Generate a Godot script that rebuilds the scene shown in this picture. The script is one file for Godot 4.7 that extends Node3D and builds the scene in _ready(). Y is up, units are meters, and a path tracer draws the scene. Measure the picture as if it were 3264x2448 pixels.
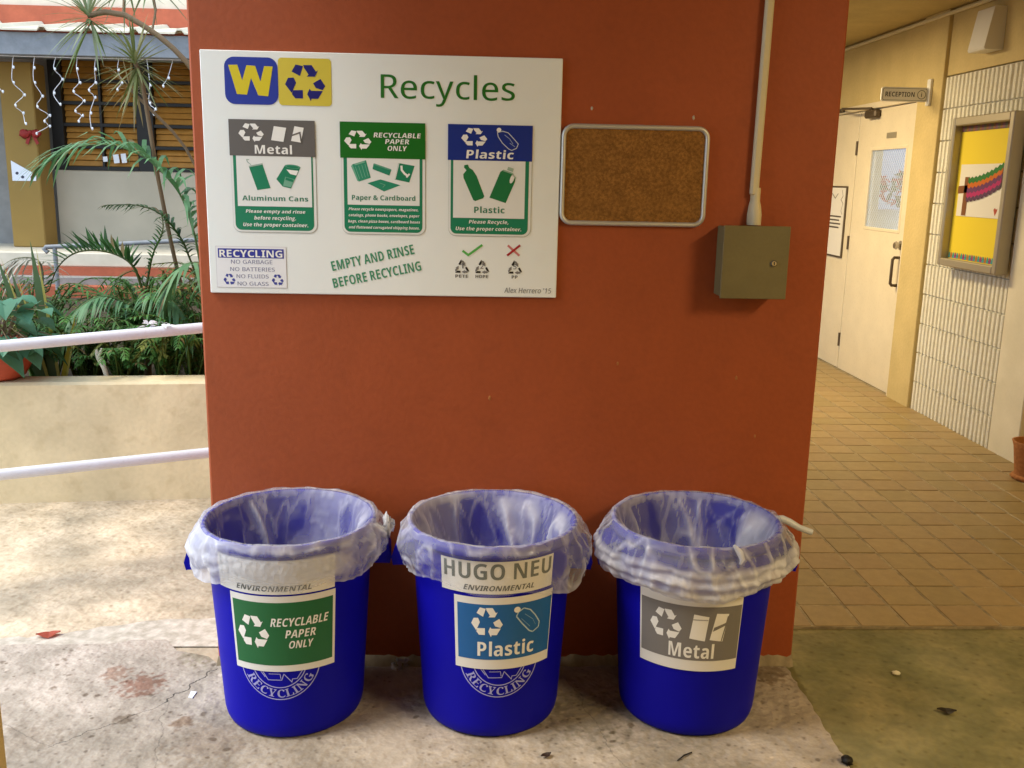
extends Node3D
# A school walkway: three recycling bins in front of a terracotta pillar, a planter on the left, a corridor on the right.

const UPV := Vector3(0, 1, 0)
var M := {}
var taken := {}

# ------------------------------------------------------------------ mesh builder
class MB:
	var v := PackedVector3Array()
	var n := PackedVector3Array()
	var c := PackedColorArray()
	var uv := PackedVector2Array()
	var col := Color(1, 1, 1, 1)
	func tri(a: Vector3, b: Vector3, d: Vector3, na: Vector3, nb: Vector3, nd: Vector3, ua := Vector2.ZERO, ub := Vector2.ZERO, ud := Vector2.ZERO) -> void:
		var g := (b - a).cross(d - a)
		if g.dot(na + nb + nd) > 0.0:
			v.append_array([a, d, b]); n.append_array([na, nd, nb]); uv.append_array([ua, ud, ub])
		else:
			v.append_array([a, b, d]); n.append_array([na, nb, nd]); uv.append_array([ua, ub, ud])
		c.append_array([col, col, col])
	func flat(a: Vector3, b: Vector3, d: Vector3, hint: Vector3) -> void:
		var g := (b - a).cross(d - a).normalized()
		if g.dot(hint) < 0.0: g = -g
		tri(a, b, d, g, g, g)
	func quad(a: Vector3, b: Vector3, d: Vector3, e: Vector3, hint: Vector3) -> void:
		flat(a, b, d, hint); flat(a, d, e, hint)
	func quadn(p: Array, q: Array, u := []) -> void:
		if u.is_empty(): u = [Vector2.ZERO, Vector2.ZERO, Vector2.ZERO, Vector2.ZERO]
		tri(p[0], p[1], p[2], q[0], q[1], q[2], u[0], u[1], u[2])
		tri(p[0], p[2], p[3], q[0], q[2], q[3], u[0], u[2], u[3])
	# box with chamfered edges
	func box(at: Vector3, size: Vector3, bevel := 0.0, turn := Basis.IDENTITY) -> void:
		var h := size / 2.0
		var b: float = min(bevel, min(h.x, min(h.y, h.z)) * 0.9)
		var pt := func(s: Vector3, ax: int) -> Vector3:
			var p := Vector3(s.x * (h.x - b), s.y * (h.y - b), s.z * (h.z - b))
			p[ax] = s[ax] * h[ax]
			return at + turn * p
		for ax in 3:
			var o := (ax + 1) % 3
			var w := (ax + 2) % 3
			for sg in [-1.0, 1.0]:
				var ps := []
				for k in [[-1.0, -1.0], [1.0, -1.0], [1.0, 1.0], [-1.0, 1.0]]:
					var s := Vector3.ZERO
					s[ax] = sg; s[o] = k[0]; s[w] = k[1]
					ps.append(pt.call(s, ax))
				var nn := Vector3.ZERO
				nn[ax] = sg
				quad(ps[0], ps[1], ps[2], ps[3], turn * nn)
			if b > 0.0:
				for so in [-1.0, 1.0]:
					for sw in [-1.0, 1.0]:
						var s1 := Vector3.ZERO
						s1[ax] = -1.0; s1[o] = so; s1[w] = sw
						var s2 := s1
						s2[ax] = 1.0
						var nn2 := Vector3.ZERO
						nn2[o] = so; nn2[w] = sw
						quad(pt.call(s1, o), pt.call(s2, o), pt.call(s2, w), pt.call(s1, w), turn * nn2)
		if b > 0.0:
			for sx in [-1.0, 1.0]:
				for sy in [-1.0, 1.0]:
					for sz in [-1.0, 1.0]:
						var s := Vector3(sx, sy, sz)
						flat(pt.call(s, 0), pt.call(s, 1), pt.call(s, 2), turn * s)
	# tube along points
	func tube(pts: Array, rad, sides := 8, caps := true) -> void:
		var rings := []
		var norms := []
		var t0: Vector3 = (pts[1] - pts[0]).normalized()
		var ref := Vector3(0, 1, 0) if abs(t0.y) < 0.9 else Vector3(1, 0, 0)
		var side := t0.cross(ref).normalized()
		for i in pts.size():
			var t: Vector3
			if i == 0: t = pts[1] - pts[0]
			elif i == pts.size() - 1: t = pts[i] - pts[i - 1]
			else: t = (pts[i + 1] - pts[i]).normalized() + (pts[i] - pts[i - 1]).normalized()
			t = t.normalized()
			side = (side - t * side.dot(t)).normalized()
			var up := side.cross(t)
			var r: float = rad[i] if rad is Array else rad
			var ring := []
			var nr := []
			for k in sides:
				var a := TAU * k / sides
				var d := side * cos(a) + up * sin(a)
				ring.append(pts[i] + d * r); nr.append(d)
			rings.append(ring); norms.append(nr)
		for i in pts.size() - 1:
			for k in sides:
				var k2 := (k + 1) % sides
				quadn([rings[i][k], rings[i][k2], rings[i + 1][k2], rings[i + 1][k]], [norms[i][k], norms[i][k2], norms[i + 1][k2], norms[i + 1][k]])
		if caps:
			for e in [0, pts.size() - 1]:
				var dirn: Vector3 = (pts[0] - pts[1]) if e == 0 else (pts[e] - pts[e - 1])
				for k in range(1, sides - 1): flat(rings[e][0], rings[e][k], rings[e][k + 1], dirn)
	# lathe round the y axis; profile = [Vector2(radius, y)]
	func lathe(at: Vector3, prof: Array, segs := 48) -> void:
		var pn := []
		for i in prof.size():
			var d: Vector2 = prof[min(i + 1, prof.size() - 1)] - prof[max(i - 1, 0)]
			pn.append(Vector2(d.y, -d.x).normalized())
		for k in segs:
			var a := TAU * k / segs
			var b := TAU * (k + 1) / segs
			var da := Vector3(sin(a), 0, cos(a))
			var db := Vector3(sin(b), 0, cos(b))
			for i in prof.size() - 1:
				var p: Vector2 = prof[i]
				var q: Vector2 = prof[i + 1]
				var np: Vector2 = pn[i]
				var nq: Vector2 = pn[i + 1]
				quadn([at + da * p.x + Vector3(0, p.y, 0), at + db * p.x + Vector3(0, p.y, 0), at + db * q.x + Vector3(0, q.y, 0), at + da * q.x + Vector3(0, q.y, 0)],
					[da * np.x + Vector3(0, np.y, 0), db * np.x + Vector3(0, np.y, 0), db * nq.x + Vector3(0, nq.y, 0), da * nq.x + Vector3(0, nq.y, 0)])
	# sphere-like lump
	func blob(at: Vector3, r: Vector3, rough := 0.0, seed_ := 1, seg := 12) -> void:
		var nz := FastNoiseLite.new()
		nz.seed = seed_; nz.frequency = 1.3
		var P := []
		for i in seg + 1:
			var row := []
			for k in seg * 2:
				var t := PI * i / seg
				var a := TAU * k / (seg * 2)
				var d := Vector3(sin(t) * cos(a), cos(t), sin(t) * sin(a))
				row.append(at + d * r * (1.0 + rough * nz.get_noise_3dv(d * 2.0)))
			P.append(row)
		for i in seg:
			for k in seg * 2:
				var k2 := (k + 1) % (seg * 2)
				var nn := func(p: Vector3) -> Vector3: return ((p - at) / (r * r)).normalized()
				quadn([P[i][k], P[i][k2], P[i + 1][k2], P[i + 1][k]], [nn.call(P[i][k]), nn.call(P[i][k2]), nn.call(P[i + 1][k2]), nn.call(P[i + 1][k])])
	# grid of points with smooth normals: g[i][k]; wrap joins the last column to the first
	func grid(g: Array, wrap: bool, hint: Callable) -> void:
		var ni: int = g.size()
		var nk: int = g[0].size()
		var N := []
		for i in ni:
			var row := []
			for k in nk:
				var kp: int = (k + 1) % nk if wrap else min(k + 1, nk - 1)
				var km: int = (k - 1 + nk) % nk if wrap else max(k - 1, 0)
				var du: Vector3 = g[i][kp] - g[i][km]
				var dv: Vector3 = g[min(i + 1, ni - 1)][k] - g[max(i - 1, 0)][k]
				var q := du.cross(dv).normalized()
				if q.dot(hint.call(i, k)) < 0.0: q = -q
				row.append(q)
			N.append(row)
		for i in ni - 1:
			for k in (nk if wrap else nk - 1):
				var k2 := (k + 1) % nk
				quadn([g[i][k], g[i][k2], g[i + 1][k2], g[i + 1][k]], [N[i][k], N[i][k2], N[i + 1][k2], N[i + 1][k]],
					[Vector2(float(k) / nk, float(i) / ni), Vector2(float(k + 1) / nk, float(i) / ni), Vector2(float(k + 1) / nk, float(i + 1) / ni), Vector2(float(k) / nk, float(i + 1) / ni)])
	# prism: outline in a plane (o + x*ux + y*uy), pushed by depth along uz
	func prism(pts: PackedVector2Array, o: Vector3, ux: Vector3, uy: Vector3, depth: Vector3) -> void:
		var idx := Geometry2D.triangulate_polygon(pts)
		var cen := Vector2.ZERO
		for p in pts: cen += p / pts.size()
		for i in range(0, idx.size(), 3):
			var q := []
			for k in 3: q.append(o + ux * pts[idx[i + k]].x + uy * pts[idx[i + k]].y)
			flat(q[0], q[1], q[2], -depth)
			flat(q[0] + depth, q[1] + depth, q[2] + depth, depth)
		var cw := Geometry2D.is_polygon_clockwise(pts)
		for i in pts.size():
			var a: Vector2 = pts[i]
			var b: Vector2 = pts[(i + 1) % pts.size()]
			var e := b - a
			var out2 := Vector2(e.y, -e.x) if not cw else Vector2(-e.y, e.x)
			var A := o + ux * a.x + uy * a.y
			var B := o + ux * b.x + uy * b.y
			quad(A, B, B + depth, A + depth, ux * out2.x + uy * out2.y)
	func done() -> ArrayMesh:
		var m := ArrayMesh.new()
		if v.is_empty(): return m
		var a := []
		a.resize(Mesh.ARRAY_MAX)
		a[Mesh.ARRAY_VERTEX] = v; a[Mesh.ARRAY_NORMAL] = n; a[Mesh.ARRAY_COLOR] = c; a[Mesh.ARRAY_TEX_UV] = uv
		m.add_surface_from_arrays(Mesh.PRIMITIVE_TRIANGLES, a)
		return m

# ------------------------------------------------------------------ flat print (ink shapes laid on a surface)
class Print:
	var b := MB.new()
	var put: Callable   # (x, y, lift) -> [point, normal]
	var fine := 0.0     # split triangles wider than this (curved surfaces)
	var step := 0.0004
	func _tri(p: Vector2, q: Vector2, r: Vector2, layer: int, depth := 0) -> void:
		if fine > 0.0 and depth < 14:
			var w: float = max(abs(p.x - q.x), max(abs(q.x - r.x), abs(p.x - r.x)))
			if w > fine:
				var d := [p.distance_to(q), q.distance_to(r), r.distance_to(p)]
				if d[0] >= d[1] and d[0] >= d[2]:
					_tri(p, (p + q) / 2, r, layer, depth + 1); _tri((p + q) / 2, q, r, layer, depth + 1)
				elif d[1] >= d[2]:
					_tri(p, q, (q + r) / 2, layer, depth + 1); _tri(p, (q + r) / 2, r, layer, depth + 1)
				else:
					_tri(p, q, (p + r) / 2, layer, depth + 1); _tri(q, r, (p + r) / 2, layer, depth + 1)
				return
		var P: Array = put.call(p.x, p.y, step * layer)
		var Q: Array = put.call(q.x, q.y, step * layer)
		var R: Array = put.call(r.x, r.y, step * layer)
		b.tri(P[0], Q[0], R[0], P[1], Q[1], R[1])
	func poly(pts: PackedVector2Array, col: Color, layer := 1) -> void:
		b.col = col
		var idx := Geometry2D.triangulate_polygon(pts)
		for i in range(0, idx.size(), 3): _tri(pts[idx[i]], pts[idx[i + 1]], pts[idx[i + 2]], layer)
	func rect(x0: float, y0: float, x1: float, y1: float, col: Color, layer := 1) -> void:
		poly(PackedVector2Array([Vector2(x0, y0), Vector2(x1, y0), Vector2(x1, y1), Vector2(x0, y1)]), col, layer)
	static func rpts(x0: float, y0: float, x1: float, y1: float, rt: float, rb: float) -> PackedVector2Array:
		var o := PackedVector2Array()
		for cn in [[x1 - rt, y1 - rt, 0.0, rt], [x0 + rt, y1 - rt, 90.0, rt], [x0 + rb, y0 + rb, 180.0, rb], [x1 - rb, y0 + rb, 270.0, rb]]:
			for k in 7:
				var a := deg_to_rad(cn[2] + k * 15.0)
				if cn[3] <= 0.0 and k > 0: continue
				o.append(Vector2(cn[0] + cos(a) * cn[3], cn[1] + sin(a) * cn[3]))
		return o
	func rrect(x0: float, y0: float, x1: float, y1: float, rt: float, rb: float, col: Color, layer := 1) -> void:
		poly(rpts(x0, y0, x1, y1, rt, rb), col, layer)
	func line(pts: Array, w: float, col: Color, layer := 1, closed := false) -> void:
		b.col = col
		var n := pts.size()
		var lo := []
		var hi := []
		for i in n:
			var p: Vector2 = pts[i]
			var d1: Vector2 = (p - pts[(i - 1 + n) % n]).normalized() if (closed or i > 0) else (pts[1] - p).normalized()
			var d2: Vector2 = (pts[(i + 1) % n] - p).normalized() if (closed or i < n - 1) else d1
			var n1 := Vector2(-d1.y, d1.x)
			var n2 := Vector2(-d2.y, d2.x)
			var m: Vector2 = (n1 + n2) / max(0.35, 1.0 + n1.dot(n2)) * w / 2
			lo.append(p - m); hi.append(p + m)
		for i in (n if closed else n - 1):
			var k := (i + 1) % n
			_tri(hi[i], hi[k], lo[k], layer); _tri(hi[i], lo[k], lo[i], layer)
	# three chasing arrows fitted into a box; fold = gap at the fold
	func arrows(cx: float, cy: float, w: float, h: float, col: Color, layer := 1, slim := 0.21, hand := 1.0, bar := Color(0, 0, 0, 0)) -> void:
		if slim > 0.15:
			# folded bands as they are drawn on the sign (points in a 434 x 390 drawing)
			for d in [[1165, 247, 1245, 262, 1210, 367, 1120, 322], [1247, 252, 1338, 250, 1385, 318, 1408, 303, 1372, 372, 1283, 372, 1303, 350, 1258, 285], [1045, 458, 1080, 390, 1140, 385, 1166, 440, 1115, 550], [1128, 520, 1237, 516, 1237, 606, 1152, 606, 1118, 564], [1432, 393, 1482, 470, 1452, 512, 1378, 490, 1350, 440], [1310, 500, 1328, 522, 1456, 520, 1402, 606, 1330, 606, 1322, 632, 1283, 560]]:
				var o := PackedVector2Array()
				for k in range(0, d.size(), 2): o.append(Vector2(cx + (d[k] - 1263.5) / 437.0 * w, cy + (439.5 - d[k + 1]) / 385.0 * h))
				poly(o, col, layer)
			return
		var V := [Vector2(0, 0.78), Vector2(-0.675, -0.39), Vector2(0.675, -0.39)]
		for a in 3:
			var T: Vector2 = V[a]
			var L: Vector2 = V[(a + 1) % 3]
			var R: Vector2 = V[(a + 2) % 3]
			var dl := (L - T).normalized()
			var dr := (R - T).normalized()
			var ol := Vector2(-dl.y, dl.x)
			if ol.dot(T) < 0: ol = -ol
			var orr := Vector2(-dr.y, dr.x)
			if orr.dot(T) < 0: orr = -orr
			var len1 := T.distance_to(L)
			var A := T + dl * len1 * 0.40
			var B := T + dr * len1 * 0.27
			var tip := T + dr * len1 * 0.52
			var f := T + dl * 0.04
			var tin := T - T.normalized() * slim * 2.0
			# tail up to the fold, then the arrow past it
			var p1 := [A + ol * slim, T + ol * slim + dl * 0.16, T + ol * slim * 0.9 - dl * 0.02, tin + dl * 0.03, A - ol * slim]
			var p2 := [T + ol * slim * 0.9 + dr * 0.1 - dl * 0.02, T + orr * slim + dr * 0.16, B + orr * slim, B + orr * slim * 1.75, tip, B - orr * slim * 1.75, B - orr * slim, tin + dr * 0.05]
			for pp in [p1, p2]:
				var o := PackedVector2Array()
				for p in pp: o.append(Vector2(cx + p.x * hand * w / 1.9, cy + (p.y - 0.12) * h / 1.72))
				poly(o, col if bar.a == 0.0 or pp == p2 else bar, layer)
	func ellipse(cx: float, cy: float, rx: float, ry: float, rot: float, col: Color, layer := 1) -> void:
		var o := PackedVector2Array()
		for k in 24: o.append(Vector2(cx, cy) + Vector2(cos(TAU * k / 24) * rx, sin(TAU * k / 24) * ry).rotated(rot))
		poly(o, col, layer)
	func ring(cx: float, cy: float, r: float, w: float, a0: float, a1: float, col: Color, layer := 1) -> void:
		var n := int(ceil(abs(a1 - a0) / 6.0))
		b.col = col
		for k in n:
			var s := deg_to_rad(lerp(a0, a1, float(k) / n))
			var e := deg_to_rad(lerp(a0, a1, float(k + 1) / n))
			var c0 := Vector2(cx, cy)
			var p := c0 + Vector2.from_angle(s) * (r - w / 2)
			var q := c0 + Vector2.from_angle(s) * (r + w / 2)
			var p2 := c0 + Vector2.from_angle(e) * (r - w / 2)
			var q2 := c0 + Vector2.from_angle(e) * (r + w / 2)
			_tri(p, q, q2, layer); _tri(p, q2, p2, layer)
	# lettering fitted into x0..x1 (baseline y0, top of tallest letter y1); bend = radius of a circle to set it on
	func text(s: String, x0: float, y0: float, x1: float, y1: float, col: Color, font: Font, layer := 1, shear := 0.0, rot := 0.0, extra: Variant = null) -> void:
		var t := TextMesh.new()
		t.font = font; t.text = s; t.font_size = 48; t.depth = 0.0; t.pixel_size = 0.01; t.curve_step = 3.0
		if t.get_surface_count() == 0: return
		var arr := t.surface_get_arrays(0)
		var vs: PackedVector3Array = arr[Mesh.ARRAY_VERTEX]
		var ix: PackedInt32Array = arr[Mesh.ARRAY_INDEX] if arr[Mesh.ARRAY_INDEX] != null else PackedInt32Array()
		if ix.is_empty():
			for k in vs.size(): ix.append(k)
		var lo := Vector2(1e9, 1e9)
		var hi := -lo
		for p in vs:
			lo = lo.min(Vector2(p.x, p.y)); hi = hi.max(Vector2(p.x, p.y))
		b.col = col
		var m := Vector2((x0 + x1) / 2, (y0 + y1) / 2)
		var q := []
		for p in vs:
			var u := Vector2(lerp(x0, x1, (p.x - lo.x) / (hi.x - lo.x)), lerp(y0, y1, (p.y - lo.y) / (hi.y - lo.y)))
			u.x += (u.y - m.y) * shear
			if rot != 0.0: u = m + (u - m).rotated(rot)
			if extra != null: u = extra.call(u)
			q.append(u)
		for i in range(0, ix.size() - 2, 3): _tri(q[ix[i]], q[ix[i + 1]], q[ix[i + 2]], layer)

# ------------------------------------------------------------------ materials
func lin(r: float, g: float, b: float) -> Color:
	return Color(r, g, b).linear_to_srgb()

func noise_image(seed_: int, freq: float, oct := 4, size := 512, kind := FastNoiseLite.TYPE_SIMPLEX_SMOOTH, fractal := FastNoiseLite.FRACTAL_FBM) -> Image:
	var f := FastNoiseLite.new()
	f.seed = seed_; f.frequency = freq; f.noise_type = kind; f.fractal_type = fractal; f.fractal_octaves = oct
	var im := f.get_seamless_image(size, size)
	im.convert(Image.FORMAT_L8)
	return im

# colour picture from several grey pictures: list of [picture, low colour, high colour] mixed by multiplication (linear values around 1)
func tint_texture(base: Color, layers: Array, size := 512) -> ImageTexture:
	var datas := []
	for l in layers: datas.append((l[0] as Image).get_data())
	var out := PackedByteArray()
	out.resize(size * size * 3)
	for i in size * size:
		var r := base.r
		var g := base.g
		var b := base.b
		for k in layers.size():
			var t: float = datas[k][i] / 255.0
			var lo: Color = layers[k][1]
			var hi: Color = layers[k][2]
			var c0: float = layers[k][3] if layers[k].size() > 3 else 0.0
			var c1: float = layers[k][4] if layers[k].size() > 4 else 1.0
			t = clamp((t - c0) / (c1 - c0), 0.0, 1.0)
			r *= lerp(lo.r, hi.r, t); g *= lerp(lo.g, hi.g, t); b *= lerp(lo.b, hi.b, t)
		var s := Color(r, g, b).linear_to_srgb()
		out[i * 3] = int(clamp(s.r, 0, 1) * 255.0); out[i * 3 + 1] = int(clamp(s.g, 0, 1) * 255.0); out[i * 3 + 2] = int(clamp(s.b, 0, 1) * 255.0)
	return ImageTexture.create_from_image(Image.create_from_data(size, size, false, Image.FORMAT_RGB8, out))

func mat(key: String, c: Color, rough := 0.7, metal := 0.0) -> StandardMaterial3D:
	var m := StandardMaterial3D.new()
	m.resource_name = key
	m.albedo_color = c; m.roughness = rough; m.metallic = metal
	m.metallic_specular = 0.4
	M[key] = m
	return m

func textured(key: String, tex: Texture2D, scale_: float, rough := 0.8, bump: Image = null, bump_scale := 0.0) -> StandardMaterial3D:
	var m := mat(key, Color(1, 1, 1), rough)
	m.albedo_texture = tex
	m.uv1_triplanar = true; m.uv1_world_triplanar = true
	m.uv1_scale = Vector3.ONE * scale_
	if bump != null:
		m.heightmap_enabled = true
		m.heightmap_texture = ImageTexture.create_from_image(bump)
		m.heightmap_scale = bump_scale
	return m

func ink(key: String, rough := 0.45) -> StandardMaterial3D:
	var m := mat(key, Color(1, 1, 1), rough)
	m.vertex_color_use_as_albedo = true
	return m

func make_materials() -> void:
	var w := Color(1, 1, 1)
	var soft := noise_image(1, 0.006, 4)
	var mid := noise_image(2, 0.02, 4)
	var fine := noise_image(3, 0.09, 3)
	var grit := noise_image(4, 0.25, 2)
	var pits := noise_image(5, 0.045, 3, 512, FastNoiseLite.TYPE_CELLULAR, FastNoiseLite.FRACTAL_NONE)
	textured("stucco", tint_texture(Color(0.318, 0.070, 0.021), [[soft, Color(0.95, 0.95, 0.95), Color(1.05, 1.05, 1.05)], [fine, Color(0.94, 0.94, 0.94), Color(1.06, 1.06, 1.06)], [mid, Color(0.94, 0.94, 0.94), w, 0.1, 0.4]]), 0.9, 0.6, fine, 0.045)
	textured("cream_plaster", tint_texture(Color(0.70, 0.58, 0.36), [[soft, Color(0.82, 0.82, 0.8), Color(1.1, 1.1, 1.1)], [fine, Color(0.94, 0.94, 0.94), Color(1.05, 1.05, 1.05)], [mid, Color(0.88, 0.86, 0.82), w, 0.12, 0.4]]), 0.7, 0.8, fine, 0.10)
	textured("yellow_plaster", tint_texture(Color(0.57, 0.45, 0.205), [[soft, Color(0.9, 0.9, 0.88), Color(1.06, 1.06, 1.06)], [fine, Color(0.95, 0.95, 0.95), Color(1.04, 1.04, 1.04)]]), 0.8, 0.7, fine, 0.12)
	textured("white_block", tint_texture(Color(0.80, 0.78, 0.66), [[mid, Color(0.88, 0.88, 0.86), Color(1.05, 1.05, 1.05)], [fine, Color(0.93, 0.93, 0.93), Color(1.04, 1.04, 1.04)]]), 1.5, 0.75, fine, 0.3)
	textured("mortar", tint_texture(Color(0.50, 0.47, 0.38), [[fine, Color(0.75, 0.75, 0.75), Color(1.15, 1.15, 1.15)]]), 2.0, 0.9)
	textured("smooth_white", tint_texture(Color(0.70, 0.65, 0.50), [[soft, Color(0.92, 0.92, 0.9), Color(1.05, 1.05, 1.05)], [fine, Color(0.97, 0.97, 0.97), Color(1.02, 1.02, 1.02)]]), 1.0, 0.65)
	textured("door_paint", tint_texture(Color(0.72, 0.64, 0.47), [[soft, Color(0.95, 0.95, 0.95), Color(1.03, 1.03, 1.03)], [pits, Color(0.93, 0.92, 0.9), w, 0.0, 0.2]]), 1.1, 0.45)
	textured("ceiling_paint", tint_texture(Color(0.48, 0.38, 0.17), [[soft, Color(0.85, 0.85, 0.85), Color(1.08, 1.08, 1.08)], [fine, Color(0.94, 0.94, 0.94), Color(1.04, 1.04, 1.04)]]), 0.6, 0.85)
	textured("back_slab", tint_texture(Color(0.58, 0.49, 0.36), [[soft, Color(0.72, 0.73, 0.74), Color(1.12, 1.1, 1.08), 0.2, 0.8], [mid, Color(0.78, 0.77, 0.74), Color(1.08, 1.08, 1.08), 0.15, 0.8], [fine, Color(0.85, 0.85, 0.85), Color(1.08, 1.08, 1.08)], [pits, Color(0.7, 0.68, 0.64), w, 0.0, 0.16]]), 0.55, 0.85, fine, 0.5)
	textured("moss_slab", tint_texture(Color(0.205, 0.187, 0.092), [[soft, Color(0.82, 0.85, 0.74), Color(1.15, 1.12, 1.1), 0.2, 0.8], [mid, Color(0.82, 0.83, 0.8), Color(1.15, 1.12, 1.08), 0.2, 0.8], [fine, Color(0.82, 0.82, 0.82), Color(1.14, 1.14, 1.14)], [pits, Color(0.65, 0.62, 0.55), w, 0.0, 0.12]]), 0.6, 0.8, fine, 0.4)
	textured("grout", tint_texture(Color(0.30, 0.24, 0.15), [[mid, Color(0.7, 0.7, 0.7), Color(1.3, 1.35, 1.4), 0.2, 0.85], [fine, Color(0.8, 0.8, 0.8), Color(1.2, 1.2, 1.2)]]), 1.0, 0.8)
	for k in 4:
		var s: float = [1.0, 0.93, 1.07, 0.98][k]
		textured("tile%d" % k, tint_texture(Color(0.315 * s, 0.228 * s * [1.0, 1.02, 0.98, 0.96][k], 0.104 * s), [[mid, Color(0.88, 0.87, 0.84), Color(1.08, 1.08, 1.08)], [fine, Color(0.93, 0.93, 0.93), Color(1.05, 1.05, 1.05)]]), 1.3 + 0.17 * k, 0.42)
	textured("soil", tint_texture(Color(0.05, 0.035, 0.02), [[fine, Color(0.5, 0.5, 0.5), Color(1.5, 1.5, 1.5)]]), 2.0, 0.95)
	textured("cork", tint_texture(Color(0.26, 0.125, 0.028), [[grit, Color(0.7, 0.66, 0.6), Color(1.25, 1.25, 1.25)], [fine, Color(0.72, 0.70, 0.66), Color(1.2, 1.2, 1.2), 0.2, 0.8], [mid, Color(0.85, 0.83, 0.8), Color(1.08, 1.08, 1.08), 0.2, 0.8]]), 1.7, 0.9, grit, 0.12)
	textured("far_beige", tint_texture(Color(0.46, 0.41, 0.31), [[soft, Color(0.9, 0.9, 0.9), Color(1.06, 1.06, 1.06)]]), 0.5, 0.85)
	textured("far_yellow", tint_texture(Color(0.30, 0.19, 0.05), [[soft, Color(0.9, 0.9, 0.9), Color(1.06, 1.06, 1.06)]]), 0.5, 0.8)
	textured("far_red", tint_texture(Color(0.42, 0.11, 0.055), [[mid, Color(0.84, 0.84, 0.84), Color(1.1, 1.1, 1.1)], [fine, Color(0.92, 0.92, 0.92), Color(1.06, 1.06, 1.06)]]), 0.5, 0.8)
	textured("far_white", tint_texture(Color(0.66, 0.60, 0.47), [[mid, Color(0.88, 0.88, 0.86), Color(1.05, 1.05, 1.05)]]), 0.5, 0.8)
	textured("far_grey", tint_texture(Color(0.27, 0.26, 0.24), [[mid, Color(0.84, 0.84, 0.84), Color(1.08, 1.08, 1.08)]]), 0.6, 0.85)
	textured("grey_metal", tint_texture(Color(0.22, 0.235, 0.25), [[mid, Color(0.8, 0.8, 0.8), Color(1.12, 1.12, 1.12)], [fine, Color(0.93, 0.93, 0.93), Color(1.05, 1.05, 1.05)]]), 0.7, 0.5)
	textured("amber_slat", tint_texture(Color(0.42, 0.20, 0.035), [[mid, Color(0.8, 0.78, 0.72), Color(1.12, 1.12, 1.12)]]), 1.0, 0.45)
	textured("pvc", tint_texture(Color(0.72, 0.75, 0.79), [[mid, Color(0.9, 0.9, 0.89), Color(1.03, 1.03, 1.03)], [pits, Color(0.86, 0.85, 0.82), w, 0.0, 0.15]]), 1.5, 0.4)
	textured("clay", tint_texture(Color(0.42, 0.07, 0.03), [[mid, Color(0.75, 0.75, 0.75), Color(1.12, 1.12, 1.12)], [fine, Color(0.9, 0.9, 0.9), Color(1.06, 1.06, 1.06)]]), 3.0, 0.65)
	textured("orange_clay", tint_texture(Color(0.42, 0.17, 0.05), [[mid, Color(0.6, 0.55, 0.5), Color(1.15, 1.15, 1.15)], [fine, Color(0.9, 0.9, 0.9), Color(1.06, 1.06, 1.06)]]), 4.0, 0.75)
	textured("bark", tint_texture(Color(0.20, 0.14, 0.08), [[fine, Color(0.6, 0.6, 0.6), Color(1.3, 1.3, 1.3)]]), 6.0, 0.9)
	textured("bin_plastic", tint_texture(Color(0.005, 0.004, 0.36), [[soft, Color(0.93, 0.93, 0.93), Color(1.05, 1.05, 1.05)], [grit, Color(0.93, 0.93, 0.93), Color(1.05, 1.05, 1.05)]]), 2.0, 0.5, grit, 0.03)
	M["bin_plastic"].metallic_specular = 0.22
	textured("box_paint", tint_texture(Color(0.165, 0.14, 0.065), [[soft, Color(0.92, 0.92, 0.92), Color(1.06, 1.06, 1.06)], [fine, Color(0.95, 0.95, 0.95), Color(1.04, 1.04, 1.04)]]), 2.0, 0.5)
	textured("board_white", tint_texture(Color(0.78, 0.82, 0.82), [[soft, Color(0.985, 0.985, 0.985), Color(1.01, 1.01, 1.01)]]), 0.7, 0.38)
	mat("conduit", lin(0.60, 0.54, 0.36), 0.45)
	mat("alloy", lin(0.55, 0.55, 0.52), 0.38, 0.5)
	mat("case_alloy", lin(0.42, 0.38, 0.29), 0.42, 0.5)
	mat("steel", lin(0.55, 0.53, 0.5), 0.25, 0.9)
	mat("bronze", lin(0.10, 0.075, 0.05), 0.45, 0.4)
	mat("black_metal", lin(0.012, 0.011, 0.010), 0.5)
	mat("dark_gap", lin(0.02, 0.018, 0.012), 0.9)
	mat("white_plastic", lin(0.72, 0.72, 0.68), 0.35)
	mat("yellow_paper", lin(0.70, 0.55, 0.03), 0.7)
	mat("sign_plastic", lin(0.78, 0.78, 0.74), 0.4)
	mat("paper", lin(0.70, 0.68, 0.62), 0.7)
	mat("wire", lin(0.70, 0.70, 0.72), 0.4)
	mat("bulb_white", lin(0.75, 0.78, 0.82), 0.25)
	mat("bow_red", lin(0.28, 0.02, 0.015), 0.6)
	mat("foil", lin(0.6, 0.6, 0.6), 0.3, 0.6)
	ink("ink", 0.42)
	ink("leaf", 0.5)
	M["leaf"].backlight_enabled = true
	M["leaf"].backlight = lin(0.6, 0.6, 0.6)
	var tape := mat("tape", lin(0.75, 0.76, 0.78), 0.4)
	tape.backlight_enabled = true
	tape.backlight = lin(0.3, 0.3, 0.3)
	var g := mat("glass", Color(0.9, 0.95, 0.97, 0.12), 0.03)
	g.transparency = BaseMaterial3D.TRANSPARENCY_ALPHA
	g.metallic_specular = 0.9
	# thin milky plastic of the bin liners: vertex alpha marks layers, folds and one strongly lit side
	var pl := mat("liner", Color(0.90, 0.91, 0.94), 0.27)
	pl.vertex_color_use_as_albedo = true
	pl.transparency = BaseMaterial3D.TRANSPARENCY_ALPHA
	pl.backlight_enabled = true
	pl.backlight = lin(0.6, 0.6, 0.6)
	pl.metallic_specular = 0.5
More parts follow.
